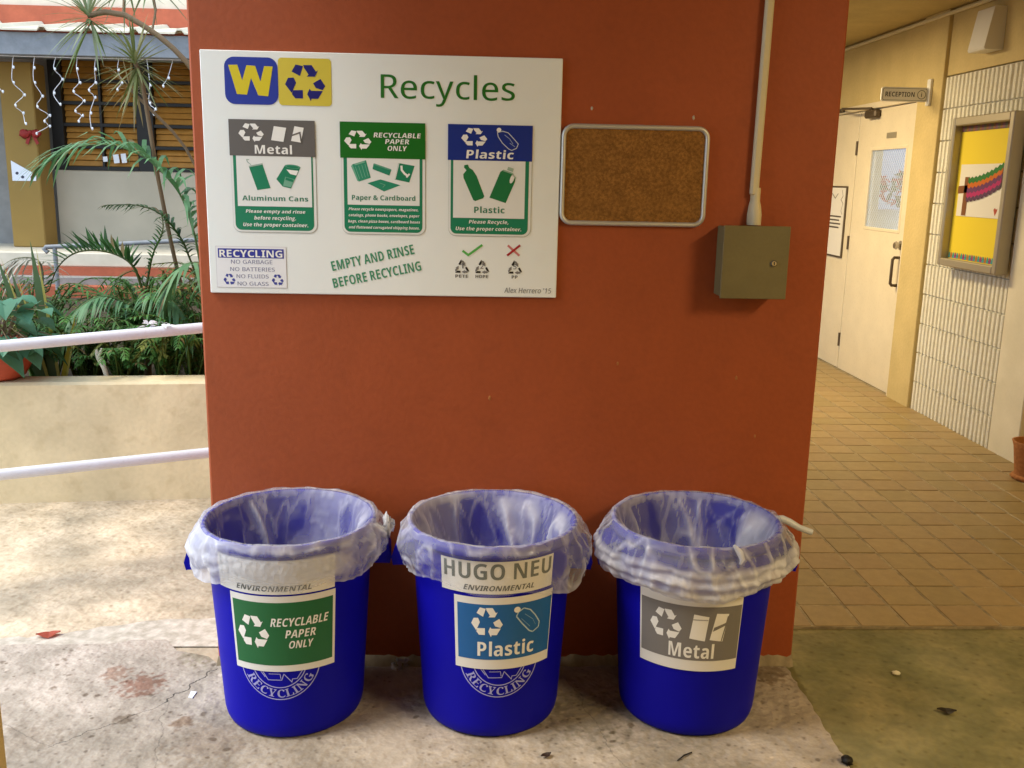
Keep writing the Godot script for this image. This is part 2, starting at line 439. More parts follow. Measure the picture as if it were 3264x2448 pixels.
	var cr := noise_image(9, 0.02, 4, 512, FastNoiseLite.TYPE_SIMPLEX_SMOOTH, FastNoiseLite.FRACTAL_RIDGED)
	pl.heightmap_enabled = true
	pl.uv1_triplanar = true
	pl.uv1_world_triplanar = true
	pl.uv1_scale = Vector3(4, 2.4, 4)
	pl.heightmap_texture = ImageTexture.create_from_image(cr)
	pl.heightmap_scale = 0.14

# front slab: one picture over a 2.7 x 2.7 m square, repeated outside the view, with stains where the photograph shows them
func front_slab_material() -> void:
	var size := 1024
	var soft := noise_image(21, 0.004, 4, size)
	var mid := noise_image(22, 0.016, 4, size)
	var fine := noise_image(23, 0.06, 4, size)
	var grit := noise_image(24, 0.22, 2, size)
	var pits := noise_image(25, 0.05, 1, size, FastNoiseLite.TYPE_CELLULAR, FastNoiseLite.FRACTAL_NONE)
	var tex := tint_texture(Color(0.46, 0.41, 0.35), [
		[soft, Color(0.8, 0.79, 0.76), Color(1.1, 1.09, 1.08), 0.2, 0.8], [mid, Color(0.76, 0.75, 0.73), Color(1.07, 1.06, 1.06), 0.2, 0.75],
		[fine, Color(0.84, 0.83, 0.82), Color(1.08, 1.08, 1.08)], [grit, Color(0.88, 0.88, 0.88), Color(1.07, 1.07, 1.07)], [pits, Color(0.55, 0.52, 0.5), Color(1, 1, 1), 0.0, 0.10]], size)
	var im := tex.get_image()
	var rng := RandomNumberGenerator.new()
	rng.seed = 77
	var nz := FastNoiseLite.new()
	nz.seed = 5; nz.frequency = 0.05; nz.fractal_octaves = 4
	# x -1.7 .. 1.0 , z -0.2 .. 2.5
	var spots := [[-0.98, 0.14, 0.075, Color(0.62, 0.42, 0.36)], [-1.08, 0.07, 0.05, Color(0.72, 0.58, 0.52)], [-0.80, 0.34, 0.035, Color(0.6, 0.5, 0.42)], [-0.97, 0.32, 0.03, Color(0.55, 0.5, 0.45)], [-0.70, 0.44, 0.12, Color(0.82, 0.78, 0.74)],
		[0.33, 0.30, 0.14, Color(0.72, 0.72, 0.66)], [0.52, 0.52, 0.16, Color(0.80, 0.80, 0.76)], [0.93, 0.06, 0.09, Color(0.55, 0.5, 0.42)], [-1.2, 0.42, 0.1, Color(0.8, 0.78, 0.75)], [-0.66, 0.02, 0.05, Color(0.7, 0.7, 0.62)], [0.1, 0.60, 0.2, Color(0.9, 0.88, 0.84)], [-0.85, -0.05, 0.08, Color(0.72, 0.72, 0.64)]]
	for k in 260:
		spots.append([rng.randf_range(-1.7, 1.0), rng.randf_range(-0.15, 1.2), rng.randf_range(0.004, 0.012), Color(0.5, 0.46, 0.42) if rng.randf() < 0.7 else Color(1.3, 1.3, 1.3)])
	for s in spots:
		var px := Vector2((s[0] + 1.7) / 2.7 * size, (s[1] + 0.2) / 2.7 * size)
		var r: float = s[2] / 2.7 * size
		for y in range(int(px.y - r * 1.6), int(px.y + r * 1.6) + 1):
			for x in range(int(px.x - r * 1.6), int(px.x + r * 1.6) + 1):
				if x < 0 or y < 0 or x >= size or y >= size: continue
				var d := Vector2(x, y).distance_to(px) / r + nz.get_noise_2d(x * 1.6, y * 1.6) * 0.9
				var t := smoothstep(1.1, 0.4, d)
				if t <= 0.0: continue
				var c := im.get_pixel(x, y).srgb_to_linear()
				var k: Color = s[3]
				im.set_pixel(x, y, Color(min(c.r * lerp(1.0, k.r, t), 1), min(c.g * lerp(1.0, k.g, t), 1), min(c.b * lerp(1.0, k.b, t), 1)).linear_to_srgb())
	# hairline cracks
	for c in [[-0.79, 0.04, -0.88, 0.24, 0.6], [-0.88, 0.24, -1.12, 0.46, 0.8], [-0.88, 0.24, -0.80, 0.60, 0.9], [0.30, 0.10, 0.42, 0.62, 0.85], [-1.6, 0.12, -1.12, 0.46, 0.85]]:
		var n := 260
		for k in n:
			var t := float(k) / n
			var wx: float = lerp(c[0], c[2], t) + 0.02 * nz.get_noise_2d(t * 60.0, c[0] * 100.0)
			var wz: float = lerp(c[1], c[3], t) + 0.02 * nz.get_noise_2d(t * 60.0, c[1] * 100.0 + 50.0)
			var x := int((wx + 1.7) / 2.7 * size)
			var y := int((wz + 0.2) / 2.7 * size)
			if x < 0 or y < 0 or x >= size or y >= size: continue
			var q := im.get_pixel(x, y)
			im.set_pixel(x, y, Color(q.r * c[4], q.g * c[4], q.b * c[4]))
	var m := mat("front_slab", Color(1, 1, 1), 0.85)
	m.albedo_texture = ImageTexture.create_from_image(im)
	m.heightmap_enabled = true
	m.heightmap_texture = ImageTexture.create_from_image(fine)
	m.heightmap_scale = 0.6

# ------------------------------------------------------------------ object helpers
func numbered(called: String) -> String:
	if not taken.has(called):
		taken[called] = 0
		return called
	taken[called] += 1
	return "%s_%03d" % [called, taken[called]]

func thing(called: String, label: String, category: String, at := Vector3.ZERO, group := "") -> Node3D:
	var o := Node3D.new()
	o.name = numbered(called)
	add_child(o)
	o.position = at
	o.set_meta("label", label); o.set_meta("category", category)
	if group != "": o.set_meta("group", group)
	return o

func part(parent: Node, called: String, mesh: Mesh, m: Material, at := Vector3.ZERO, label := "") -> MeshInstance3D:
	var o := MeshInstance3D.new()
	o.name = called
	o.mesh = mesh
	o.material_override = m
	o.position = at
	parent.add_child(o, true)
	if label != "": o.set_meta("label", label)
	return o

# part whose mesh is written in world coordinates
func wpart(parent: Node3D, called: String, mesh: Mesh, m: Material, label := "") -> MeshInstance3D:
	return part(parent, called, mesh, m, -parent.position if parent.get_parent() == self else Vector3.ZERO, label)

func single(called: String, mesh: Mesh, m: Material, label: String, category: String, group := "", at := Vector3.ZERO) -> MeshInstance3D:
	var o := part(self, numbered(called), mesh, m, at)
	o.set_meta("label", label); o.set_meta("category", category)
	if group != "": o.set_meta("group", group)
	return o

func setting(called: String, mesh: Mesh, m: Material) -> MeshInstance3D:
	var o := part(self, called, mesh, m)
	o.set_meta("kind", "structure")
	return o

func box_mesh(at: Vector3, size: Vector3, bevel := 0.0) -> ArrayMesh:
	var b := MB.new()
	b.box(at, size, bevel)
	return b.done()

# axis box given by its limits
func lim(x0: float, x1: float, y0: float, y1: float, z0: float, z1: float, bevel := 0.0) -> ArrayMesh:
	return box_mesh(Vector3((x0 + x1) / 2, (y0 + y1) / 2, (z0 + z1) / 2), Vector3(abs(x1 - x0), abs(y1 - y0), abs(z1 - z0)), bevel)

func font(called: String, bold := false) -> SystemFont:
	var f := SystemFont.new()
	f.font_names = PackedStringArray([called])
	f.font_weight = 700 if bold else 400
	return f

var sans: SystemFont
var sans_bold: SystemFont
var serif_bold: SystemFont

func _ready() -> void:
	# ---------------- camera, sky, light
	var cam := Camera3D.new()
	cam.name = "camera"
	add_child(cam)
	cam.position = Vector3(0, 1.5, 2.7655)
	cam.rotation = Vector3(-0.2121, -0.0418, 0.0203)
	cam.fov = 44.05
	cam.near = 0.05
	cam.far = 600.0
	cam.current = true
	var sky_mat := ProceduralSkyMaterial.new()
	sky_mat.sky_top_color = Color(0.70, 0.80, 0.93)
	sky_mat.sky_horizon_color = Color(0.86, 0.91, 0.96)
	sky_mat.sky_curve = 0.2
	sky_mat.ground_bottom_color = Color(0.40, 0.37, 0.33)
	sky_mat.ground_horizon_color = Color(0.62, 0.60, 0.57)
	sky_mat.sky_energy_multiplier = 1.0
	var sky := Sky.new()
	sky.sky_material = sky_mat
	var env := Environment.new()
	env.background_mode = Environment.BG_SKY
	env.sky = sky
	env.tonemap_mode = Environment.TONE_MAPPER_LINEAR
	env.tonemap_exposure = 3.0
	env.sdfgi_enabled = true
	env.ssao_enabled = true
	env.ssil_enabled = true
	var we := WorldEnvironment.new()
	we.environment = env
	add_child(we)
	var sun := DirectionalLight3D.new()
	sun.name = "sun"
	sun.light_color = Color(1.0, 0.97, 0.92)
	sun.light_energy = 0.4
	sun.light_angular_distance = 24.0
	sun.shadow_enabled = true
	add_child(sun)
	sun.look_at_from_position(Vector3(-5, 7, 1.5), Vector3(0, 0, 0), UPV)

	sans = font("Droid Sans")
	sans_bold = font("Droid Sans", true)
	serif_bold = font("Droid Serif", true)
	make_materials()
	front_slab_material()
	build_setting()
	build_pillar_things()
	build_bins()
	build_corridor()
	build_far_building()
	build_planter()
	build_litter()

# ------------------------------------------------------------------ the setting
func sheet(x0: float, x1: float, z0: float, z1: float, y: float) -> ArrayMesh:
	var b := MB.new()
	b.quadn([Vector3(x0, y, z0), Vector3(x1, y, z0), Vector3(x1, y, z1), Vector3(x0, y, z1)], [UPV, UPV, UPV, UPV], [Vector2(0, 0), Vector2(1, 0), Vector2(1, 1), Vector2(0, 1)])
	return b.done()

func build_setting() -> void:
	setting("ground", sheet(-150, 150, -150, 150, -0.03), M["back_slab"])
	setting("back_pavement", lim(-8.0, 0.9, -0.2, -0.008, -1.75, 0.4), M["back_slab"])
	setting("side_pavement", lim(0.7, 3.3, -0.2, -0.004, -0.232, 5.0), M["moss_slab"])
	# front slab with a ragged right and back edge
	var rng := RandomNumberGenerator.new()
	rng.seed = 3
	var b := MB.new()
	var back := []
	var n := 90
	for i in n + 1:
		var x: float = lerp(-4.0, 1.004, float(i) / n)
		var z := -0.115
		if x > -1.12 and x < -0.80: z = lerp(-0.15, -0.02, (x + 1.12) / 0.32) if x > -0.95 else -0.15
		if x >= -0.80: z = 0.03
		back.append(Vector3(x, 0, z + rng.randf_range(-0.006, 0.006)))
	var front := []
	for i in n + 1:
		front.append(Vector3(lerp(-4.0, 1.004, float(i) / n), 0, 4.8))
	var uvf := func(p: Vector3) -> Vector2: return Vector2((p.x + 1.7) / 2.7, (p.z + 0.2) / 2.7)
	for i in n:
		b.quadn([back[i], back[i + 1], front[i + 1], front[i]], [UPV, UPV, UPV, UPV], [uvf.call(back[i]), uvf.call(back[i + 1]), uvf.call(front[i + 1]), uvf.call(front[i])])
		b.quad(back[i], back[i + 1], back[i + 1] + Vector3(0, -0.02, 0), back[i] + Vector3(0, -0.02, 0), Vector3(0, 0, -1))
	# ragged right edge: thin teeth
	var prev := Vector3(1.004, 0, 0.03)
	for i in 120:
		var z: float = 0.03 + (i + 1) * 0.02
		var p := Vector3(1.004 + rng.randf_range(0.0, 0.009), 0, z)
		var pi_ := Vector3(1.004, 0, z)
		var pp := Vector3(1.004, 0, prev.z)
		b.quadn([pp, prev, p, pi_], [UPV, UPV, UPV, UPV], [uvf.call(pp), uvf.call(prev), uvf.call(p), uvf.call(pi_)])
		b.quad(prev, p, p + Vector3(0, -0.02, 0), prev + Vector3(0, -0.02, 0), Vector3(1, 0, 0))
		prev = p
	setting("front_pavement", b.done(), M["front_slab"])
	# pale mortar strip along the slab joint
	var ms := MB.new()
	var pr1 := Vector3(-3.0, -0.003, -0.22)
	var pr2 := Vector3(-3.0, -0.003, -0.112)
	for i in 64:
		var x: float = lerp(-3.0, -0.80, (i + 1) / 64.0)
		var grow: float = smoothstep(-1.6, -0.95, x)
		var q1 := Vector3(x, -0.003, lerp(-0.155, -0.30, grow) + rng.randf_range(-0.016, 0.016))
		var q2 := Vector3(x, -0.003, -0.105)
		ms.quad(pr1, q1, q2, pr2, UPV)
		pr1 = q1; pr2 = q2
	setting("joint_mortar", ms.done(), textured("joint_mortar", tint_texture(Color(0.56, 0.51, 0.43), [[noise_image(31, 0.03, 4), Color(0.75, 0.74, 0.7), Color(1.1, 1.1, 1.1), 0.2, 0.8], [noise_image(32, 0.1, 3), Color(0.85, 0.85, 0.85), Color(1.08, 1.08, 1.08)]]), 1.2, 0.85))
	# tiled corridor floor
	var floor_o := setting("tile_floor", lim(0.95, 3.1, -0.15, 0.0042, -9.2, -0.236), M["grout"])
	var pitch := 0.1655
	var tm := []
	for k in 3:
		var tb := MB.new()
		tb.box(Vector3(0, 0.001 + k * 0.0006, 0), Vector3(pitch - 0.010, 0.010, pitch - 0.010), 0.0015)
		tm.append(tb.done())
	var made := 0
	var rest := MB.new()
	for j in 54:
		for i in range(-1, 12):
			var x: float = 1.19 + 0.1675 * (i + 0.5)
			var z: float = -0.236 - pitch * (j + 0.5)
			if x > 3.0: continue
			var seen := x + 0.09 > 1.034 * (2.7655 - z - 0.08) / 2.7655
			if j < 24 and seen and made < 300:
				var t := part(floor_o, "tile", tm[rng.randi() % 3], M["tile%d" % (rng.randi() % 4)], Vector3(x, rng.randf_range(-0.0005, 0.0005), z))
				t.rotation.y = rng.randf_range(-0.008, 0.008)
				made += 1
			else:
				rest.box(Vector3(x, 0.001, z), Vector3(pitch - 0.010, 0.010, pitch - 0.010), 0.0)
	var r := part(floor_o, "far_tiles", rest.done(), M["tile0"])
	r.set_meta("kind", "stuff")
	# roof over the walkway and the corridor
	setting("ceiling", lim(-0.90, 3.4, 2.62, 2.84, -9.4, 4.6), M["ceiling_paint"])
	setting("added_back_wall", lim(-1.10, 3.4, 0.0, 2.62, 4.45, 4.6), M["yellow_plaster"])  # unseen wall, added to keep light out of the gaps between bins
	setting("soil", lim(-7.0, 0.4, -0.1, 0.42, -5.6, -1.66), M["soil"])

# ------------------------------------------------------------------ pillar and what hangs on it
func build_pillar_things() -> void:
	var rng := RandomNumberGenerator.new()
	rng.seed = 11
	var pil := thing("painted_pillar", "wide terracotta orange stucco pillar behind the three blue bins", "pillar", Vector3(0.122, 0, -0.7))
	part(pil, "shaft", box_mesh(Vector3(0, 1.31, 0), Vector3(1.8246, 2.62, 1.4), 0.006), M["stucco"])
	# rough cement fillet along the foot
	var fb := MB.new()
	var frows := []
	for i in 121:
		var x: float = lerp(-0.911, 0.911, i / 120.0)
		var d := rng.randf_range(0.0, 0.012)
		var h := rng.randf_range(-0.004, 0.007)
		frows.append([Vector3(x, 0.020 + h, 0.6995), Vector3(x, 0.014 + h, 0.706 + d * 0.6), Vector3(x, 0.006, 0.714 + d), Vector3(x, -0.004, 0.722 + d)])
	fb.grid(frows, false, func(i, k): return Vector3(0, 1, 1))
	part(pil, "cement_fillet", fb.done(), M["grout"])
	# chips and plugged holes in the paint
	for h in [[0.615, 1.682, 0.0035], [0.325, 1.70, 0.003], [0.05, 0.86, 0.004], [0.43, 0.97, 0.003], [0.79, 0.93, 0.004], [0.86, 0.75, 0.003]]:
		var cb := MB.new()
		cb.blob(Vector3(h[0] - 0.122, h[1], 0.7), Vector3(h[2], h[2] * 1.8, 0.0012), 0.5, int(h[1] * 100), 5)
		part(pil, "paint_chip", cb.done(), M["orange_clay"] if h[1] < 1.5 else M["mortar"])
	build_board()
	# cork board
	var cork := thing("cork_board", "small bare cork board in a silver rounded frame", "board", Vector3(0.452, 1.5165, 0))
	part(cork, "cork", box_mesh(Vector3(0, 0, 0.006), Vector3(0.398, 0.262, 0.008)), M["cork"])
	var pts := Print.rpts(-0.2045, -0.1345, 0.2045, 0.1345, 0.028, 0.028)
	var fr := MB.new()
	var ring := []
	for i in pts.size() + 1:
		var k := i % pts.size()
		var p: Vector2 = pts[k]
		var t := (pts[(k + 1) % pts.size()] - pts[(k - 1 + pts.size()) % pts.size()]).normalized()
		var o := Vector2(t.y, -t.x)
		var row := []
		for q in [[0.0065, 0.0], [0.0068, 0.010], [0.0045, 0.0155], [0.0, 0.0175], [-0.0045, 0.0155], [-0.0068, 0.011], [-0.0068, 0.004]]:
			var s: Vector2 = p + o * q[0]
			row.append(Vector3(s.x, s.y, q[1] + 0.0008))
		ring.append(row)
	fr.grid(ring, false, func(i, k): return Vector3(ring[i][k].x * (1.0 if k < 3 else -1.0) * 0.2, ring[i][k].y * (1.0 if k < 3 else -1.0) * 0.2, 0.5 if k > 0 and k < 6 else 0.02))
	part(cork, "frame", fr.done(), M["alloy"])
	# electrical box
	var eb := thing("electrical_box", "olive grey metal electrical box with a round lock", "electrical box", Vector3(0.795, 1.283, 0))
	part(eb, "case", box_mesh(Vector3(0, 0, 0.0425), Vector3(0.182, 0.198, 0.083), 0.002), M["box_paint"])
	part(eb, "door", box_mesh(Vector3(0, 0, 0.0875), Vector3(0.190, 0.206, 0.005), 0.0015), M["box_paint"])
	var lk := MB.new()
	lk.tube([Vector3(0.053, -0.001, 0.0895), Vector3(0.053, -0.001, 0.094), Vector3(0.053, -0.001, 0.0955)], [0.0095, 0.0095, 0.007], 16)
	var lko := part(eb, "lock", lk.done(), M["steel"])
	part(lko, "key_slot", box_mesh(Vector3(0.053, -0.001, 0.0958), Vector3(0.0022, 0.009, 0.0008)), M["black_metal"])
	var co := thing("conduit_pipe", "thin cream conduit running down the pillar into the electrical box", "conduit", Vector3(0.81, 1.386, 0))
	var pb := MB.new()
	pb.box(Vector3(-0.0045, 0.66, 0.013), Vector3(0.0235, 1.155, 0.021), 0.005, Basis(Vector3(0, 0, 1), -0.0105))
	part(co, "pipe", pb.done(), M["conduit"])
	var fl := MB.new()
	var rows := []
	for q in [[0.0, 0.0185, 0.045], [0.03, 0.0190, 0.044], [0.052, 0.0165, 0.036], [0.068, 0.0132, 0.029], [0.10, 0.0130, 0.028], [0.105, 0.0122, 0.026]]:
		var row := []
		for k in 14:
			var a := PI * k / 13.0
			row.append(Vector3(-0.004 - cos(a) * q[1] + (0.0 if q[0] > 0.05 else 0.0), q[0], 0.001 + pow(max(sin(a), 0.0), 0.6) * q[2] * 0.85))
		rows.append(row)
	fl.grid(rows, false, func(i, k): return Vector3(rows[i][k].x + 0.004, 0, 0.02))
	fl.quad(Vector3(-0.022, 0.0, 0.001), Vector3(0.014, 0.0, 0.001), Vector3(0.012, 0.0, 0.036), Vector3(-0.020, 0.0, 0.036), Vector3(0, -1, 0))
	part(co, "connector", fl.done(), M["conduit"])

const INK_WHITE := Color(0.80, 0.80, 0.78)
const TEAL := Color(0.012, 0.20, 0.105)

func info_panel(bo: Node3D, called: String, label: String, x0: float, head: Color, draw: Callable) -> void:
	# white rounded card edged in green, coloured header on top (board coordinates)
	var P := Print.new()
	P.put = func(x, y, l): return [Vector3(x, y, 0.0125 + l), Vector3(0, 0, 1)]
	var x1 := x0 + 0.2375
	P.rrect(x0 + 0.002, 1.3385, x1 + 0.001, 1.60, 0.0, 0.022, Color(0.40, 0.42, 0.41), 1)
	P.rrect(x0 + 0.0025, 1.3405, x1 - 0.0005, 1.60, 0.0, 0.021, Color(0.74, 0.76, 0.75), 2)
	P.rrect(x0 + 0.0085, 1.3455, x1 - 0.008, 1.56, 0.0, 0.017, TEAL, 3)
	draw.call(P, x0)
	P.rect(x0, 1.5505, x1, 1.6485, head, 5)
	var o := wpart(bo, called, P.b.done(), M["ink"])
	o.set_meta("label", label)

func build_board() -> void:
	var bo := thing("recycling_board", "large white sign board headed Recycles with three sorting panels", "sign", Vector3(-0.26, 1.165, 0))
	wpart(bo, "panel", lim(-0.757, 0.2385, 1.165, 1.8305, 0.001, 0.012, 0.002), M["board_white"])
	var flatp := func(x, y, l): return [Vector3(x, y, 0.0125 + l), Vector3(0, 0, 1)]
	var P := Print.new()
	P.put = flatp
	var navy := Color(0.012, 0.014, 0.16)
	var yel := Color(0.62, 0.52, 0.02)
	P.rrect(-0.692, 1.6885, -0.5465, 1.8135, 0.027, 0.027, Color(0.022, 0.042, 0.32), 1)
	var wp := PackedVector2Array()
	for q in [[380, 235], [485, 232], [535, 415], [590, 235], [690, 240], [745, 425], [795, 240], [893, 244], [830, 600], [715, 590], [638, 385], [585, 585], [468, 580]]:
		wp.append(Vector2(lerp(-0.6805, -0.5595, (q[0] - 380) / 513.0), lerp(1.7925, 1.7110, (q[1] - 232) / 368.0)))
	P.poly(wp, yel, 2)
	P.rrect(-0.5455, 1.6885, -0.4005, 1.8140, 0.010, 0.010, Color(0.60, 0.50, 0.06), 1)
	P.arrows(-0.4725, 1.7490, 0.110, 0.096, navy, 2)
	wpart(bo, "logo_tiles", P.b.done(), M["ink"])
	var T := Print.new()
	T.put = flatp
	T.text("Recycles", -0.265, 1.694, 0.107, 1.7805, Color(0.022, 0.16, 0.022), sans, 1)
	wpart(bo, "title_lettering", T.b.done(), M["ink"])
	var white := INK_WHITE
	info_panel(bo, "metal_panel", "grey headed panel for metal cans", -0.686, Color(0.125, 0.115, 0.11), func(p: Print, x0: float):
		p.rect(-0.669, 1.412, -0.461, 1.552, Color(0.74, 0.76, 0.75), 4)
		p.arrows(-0.6245, 1.613, 0.070, 0.050, white, 7)
		p.poly(PackedVector2Array([Vector2(-0.5615, 1.632), Vector2(-0.5275, 1.628), Vector2(-0.536, 1.590), Vector2(-0.570, 1.594)]), white, 7)
		p.poly(PackedVector2Array([Vector2(-0.5045, 1.633), Vector2(-0.479, 1.629), Vector2(-0.488, 1.589), Vector2(-0.515, 1.593)]), white, 7)
		p.line([Vector2(-0.512, 1.608), Vector2(-0.490, 1.616), Vector2(-0.487, 1.592)], 0.004, Color(0.125, 0.115, 0.11), 8)
		p.text("Metal", -0.616, 1.5565, -0.513, 1.5815, white, sans_bold, 7)
		p.poly(PackedVector2Array([Vector2(-0.634, 1.520), Vector2(-0.596, 1.527), Vector2(-0.576, 1.463), Vector2(-0.613, 1.457)]), TEAL, 5)
		p.line([Vector2(-0.634, 1.521), Vector2(-0.596, 1.529)], 0.004, Color(0.3, 0.42, 0.36), 6)
		p.line([Vector2(-0.628, 1.526), Vector2(-0.638, 1.534), Vector2(-0.640, 1.540), Vector2(-0.633, 1.540)], 0.002, Color(0.3, 0.42, 0.36), 6)
		p.poly(PackedVector2Array([Vector2(-0.534, 1.527), Vector2(-0.491, 1.521), Vector2(-0.519, 1.463), Vector2(-0.542, 1.468), Vector2(-0.559, 1.488)]), TEAL, 5)
		p.ellipse(-0.5125, 1.523, 0.022, 0.0055, -0.1, Color(0.10, 0.30, 0.19), 6)
		p.ellipse(-0.513, 1.5225, 0.017, 0.0035, -0.1, TEAL, 7)
		p.poly(PackedVector2Array([Vector2(-0.530, 1.515), Vector2(-0.497, 1.512), Vector2(-0.503, 1.499), Vector2(-0.520, 1.503)]), white, 6)
		p.poly(PackedVector2Array([Vector2(-0.534, 1.495), Vector2(-0.507, 1.488), Vector2(-0.519, 1.466), Vector2(-0.541, 1.470)]), Color(0.16, 0.38, 0.27), 6)
		p.line([Vector2(-0.533, 1.490), Vector2(-0.512, 1.484)], 0.007, TEAL, 7)
		p.text("Aluminum Cans", -0.656, 1.4275, -0.472, 1.442, Color(0.05, 0.20, 0.13), sans_bold, 5)
		p.text("Please empty and rinse", -0.647, 1.3905, -0.481, 1.4035, white, sans_bold, 5, 0.2)
		p.text("before recycling.", -0.624, 1.3715, -0.507, 1.3855, white, sans_bold, 5, 0.2)
		p.text("Use the proper container.", -0.656, 1.3525, -0.473, 1.3665, white, sans_bold, 5, 0.2))
	info_panel(bo, "paper_panel", "green headed panel for recyclable paper", -0.3795, Color(0.010, 0.14, 0.014), func(p: Print, x0: float):
		p.rect(-0.361, 1.4215, -0.158, 1.552, Color(0.74, 0.76, 0.75), 4)
		p.arrows(-0.330, 1.599, 0.076, 0.052, white, 7)
		p.text("RECYCLABLE", -0.285, 1.6075, -0.155, 1.6205, white, sans_bold, 7, 0.15)
		p.text("PAPER", -0.253, 1.5905, -0.186, 1.6035, white, sans_bold, 7, 0.15)
		p.text("ONLY", -0.247, 1.572, -0.194, 1.5855, white, sans_bold, 7, 0.15)
		p.poly(PackedVector2Array([Vector2(-0.346, 1.533), Vector2(-0.308, 1.545), Vector2(-0.295, 1.497), Vector2(-0.328, 1.486)]), Color(0.03, 0.26, 0.16), 5)
		p.poly(PackedVector2Array([Vector2(-0.350, 1.528), Vector2(-0.346, 1.533), Vector2(-0.328, 1.486), Vector2(-0.333, 1.488)]), Color(0.16, 0.40, 0.29), 5)
		for k in 4: p.line([Vector2(-0.338 + k * 0.009, 1.527 + k * 0.0026), Vector2(-0.326 + k * 0.008, 1.493 + k * 0.0024)], 0.0014, Color(0.2, 0.45, 0.33), 6)
		p.line([Vector2(-0.340, 1.532), Vector2(-0.311, 1.541)], 0.004, Color(0.2, 0.45, 0.33), 6)
		p.poly(PackedVector2Array([Vector2(-0.287, 1.536), Vector2(-0.237, 1.520), Vector2(-0.243, 1.504), Vector2(-0.290, 1.521)]), Color(0.02, 0.22, 0.13), 5)
		p.line([Vector2(-0.286, 1.535), Vector2(-0.238, 1.5195)], 0.004, Color(0.10, 0.33, 0.22), 6)
		p.poly(PackedVector2Array([Vector2(-0.217, 1.539), Vector2(-0.172, 1.532), Vector2(-0.187, 1.486), Vector2(-0.228, 1.494)]), TEAL, 5)
		p.line([Vector2(-0.2155, 1.5385), Vector2(-0.2265, 1.495)], 0.0018, white, 6)
		p.line([Vector2(-0.209, 1.532), Vector2(-0.208, 1.520), Vector2(-0.200, 1.510), Vector2(-0.191, 1.504)], 0.006, white, 6)
		p.line([Vector2(-0.195, 1.500), Vector2(-0.186, 1.510)], 0.005, white, 6)
		p.poly(PackedVector2Array([Vector2(-0.305, 1.482), Vector2(-0.268, 1.493), Vector2(-0.212, 1.478), Vector2(-0.258, 1.460)]), Color(0.02, 0.24, 0.14), 5)
		p.line([Vector2(-0.270, 1.483), Vector2(-0.255, 1.478), Vector2(-0.262, 1.471)], 0.002, Color(0.14, 0.38, 0.26), 6)
		p.text("Paper & Cardboard", -0.349, 1.4305, -0.170, 1.4495, Color(0.05, 0.20, 0.13), sans_bold, 5)
		p.text("Please recycle newspapers, magazines,", -0.358, 1.4035, -0.161, 1.414, white, sans_bold, 5, 0.2)
		p.text("catalogs, phone books, envelopes, paper", -0.3585, 1.3865, -0.159, 1.397, white, sans_bold, 5, 0.2)
		p.text("bags, clean pizza boxes, cardboard boxes", -0.360, 1.3695, -0.157, 1.380, white, sans_bold, 5, 0.2)
		p.text("and flattened corrugated shipping boxes.", -0.3585, 1.3525, -0.158, 1.363, white, sans_bold, 5, 0.2))
	info_panel(bo, "plastic_panel", "blue headed panel for plastic bottles", -0.0785, Color(0.008, 0.030, 0.24), func(p: Print, x0: float):
		p.rect(-0.063, 1.3905, 0.1405, 1.552, Color(0.74, 0.76, 0.75), 4)
		p.arrows(-0.005, 1.6135, 0.073, 0.051, white, 7)
		var out := [Vector2(0.060, 1.628), Vector2(0.074, 1.632), Vector2(0.090, 1.628), Vector2(0.106, 1.612), Vector2(0.119, 1.598), Vector2(0.114, 1.586), Vector2(0.101, 1.580), Vector2(0.092, 1.584), Vector2(0.074, 1.600), Vector2(0.062, 1.617)]
		p.line(out, 0.0022, Color(0.5, 0.56, 0.66), 7, true)
		p.line([Vector2(0.080, 1.622), Vector2(0.094, 1.612), Vector2(0.104, 1.598)], 0.0016, Color(0.3, 0.38, 0.55), 7)
		p.line([Vector2(0.095, 1.600), Vector2(0.110, 1.590)], 0.0016, Color(0.3, 0.38, 0.55), 7)
		p.ellipse(0.064, 1.635, 0.0065, 0.0060, 0.4, white, 8)
		p.text("Plastic", -0.026, 1.556, 0.107, 1.5805, white, sans_bold, 7, 0.1)
		var g2 := Color(0.012, 0.17, 0.055)
		p.poly(PackedVector2Array([Vector2(-0.032, 1.537), Vector2(-0.022, 1.539), Vector2(-0.018, 1.530), Vector2(-0.008, 1.524), Vector2(0.003, 1.508), Vector2(0.0255, 1.452), Vector2(0.022, 1.446), Vector2(0.013, 1.443), Vector2(0.000, 1.438), Vector2(-0.006, 1.441), Vector2(-0.034, 1.502), Vector2(-0.035, 1.512), Vector2(-0.026, 1.523), Vector2(-0.033, 1.531)]), g2, 5)
		p.poly(PackedVector2Array([Vector2(0.040, 1.4485), Vector2(0.070, 1.521), Vector2(0.078, 1.526), Vector2(0.102, 1.518), Vector2(0.113, 1.502), Vector2(0.112, 1.494), Vector2(0.0865, 1.434)]), g2, 5)
		p.line([Vector2(0.078, 1.525), Vector2(0.103, 1.517), Vector2(0.114, 1.503)], 0.004, Color(0.26, 0.42, 0.30), 6)
		p.ellipse(0.1035, 1.502, 0.0055, 0.0135, -0.35, Color(0.74, 0.76, 0.75), 6)
		p.poly(PackedVector2Array([Vector2(0.092, 1.535), Vector2(0.108, 1.530), Vector2(0.105, 1.521), Vector2(0.089, 1.526)]), Color(0.33, 0.45, 0.37), 6)
		p.text("Plastic", -0.003, 1.405, 0.084, 1.4235, Color(0.05, 0.20, 0.13), sans_bold, 5)
		p.text("Please Recycle,", -0.017, 1.3715, 0.096, 1.3855, white, sans_bold, 5, 0.2)
		p.text("Use the proper container.", -0.055, 1.352, 0.133, 1.366, white, sans_bold, 5, 0.2))
	var N := Print.new()
	N.put = flatp
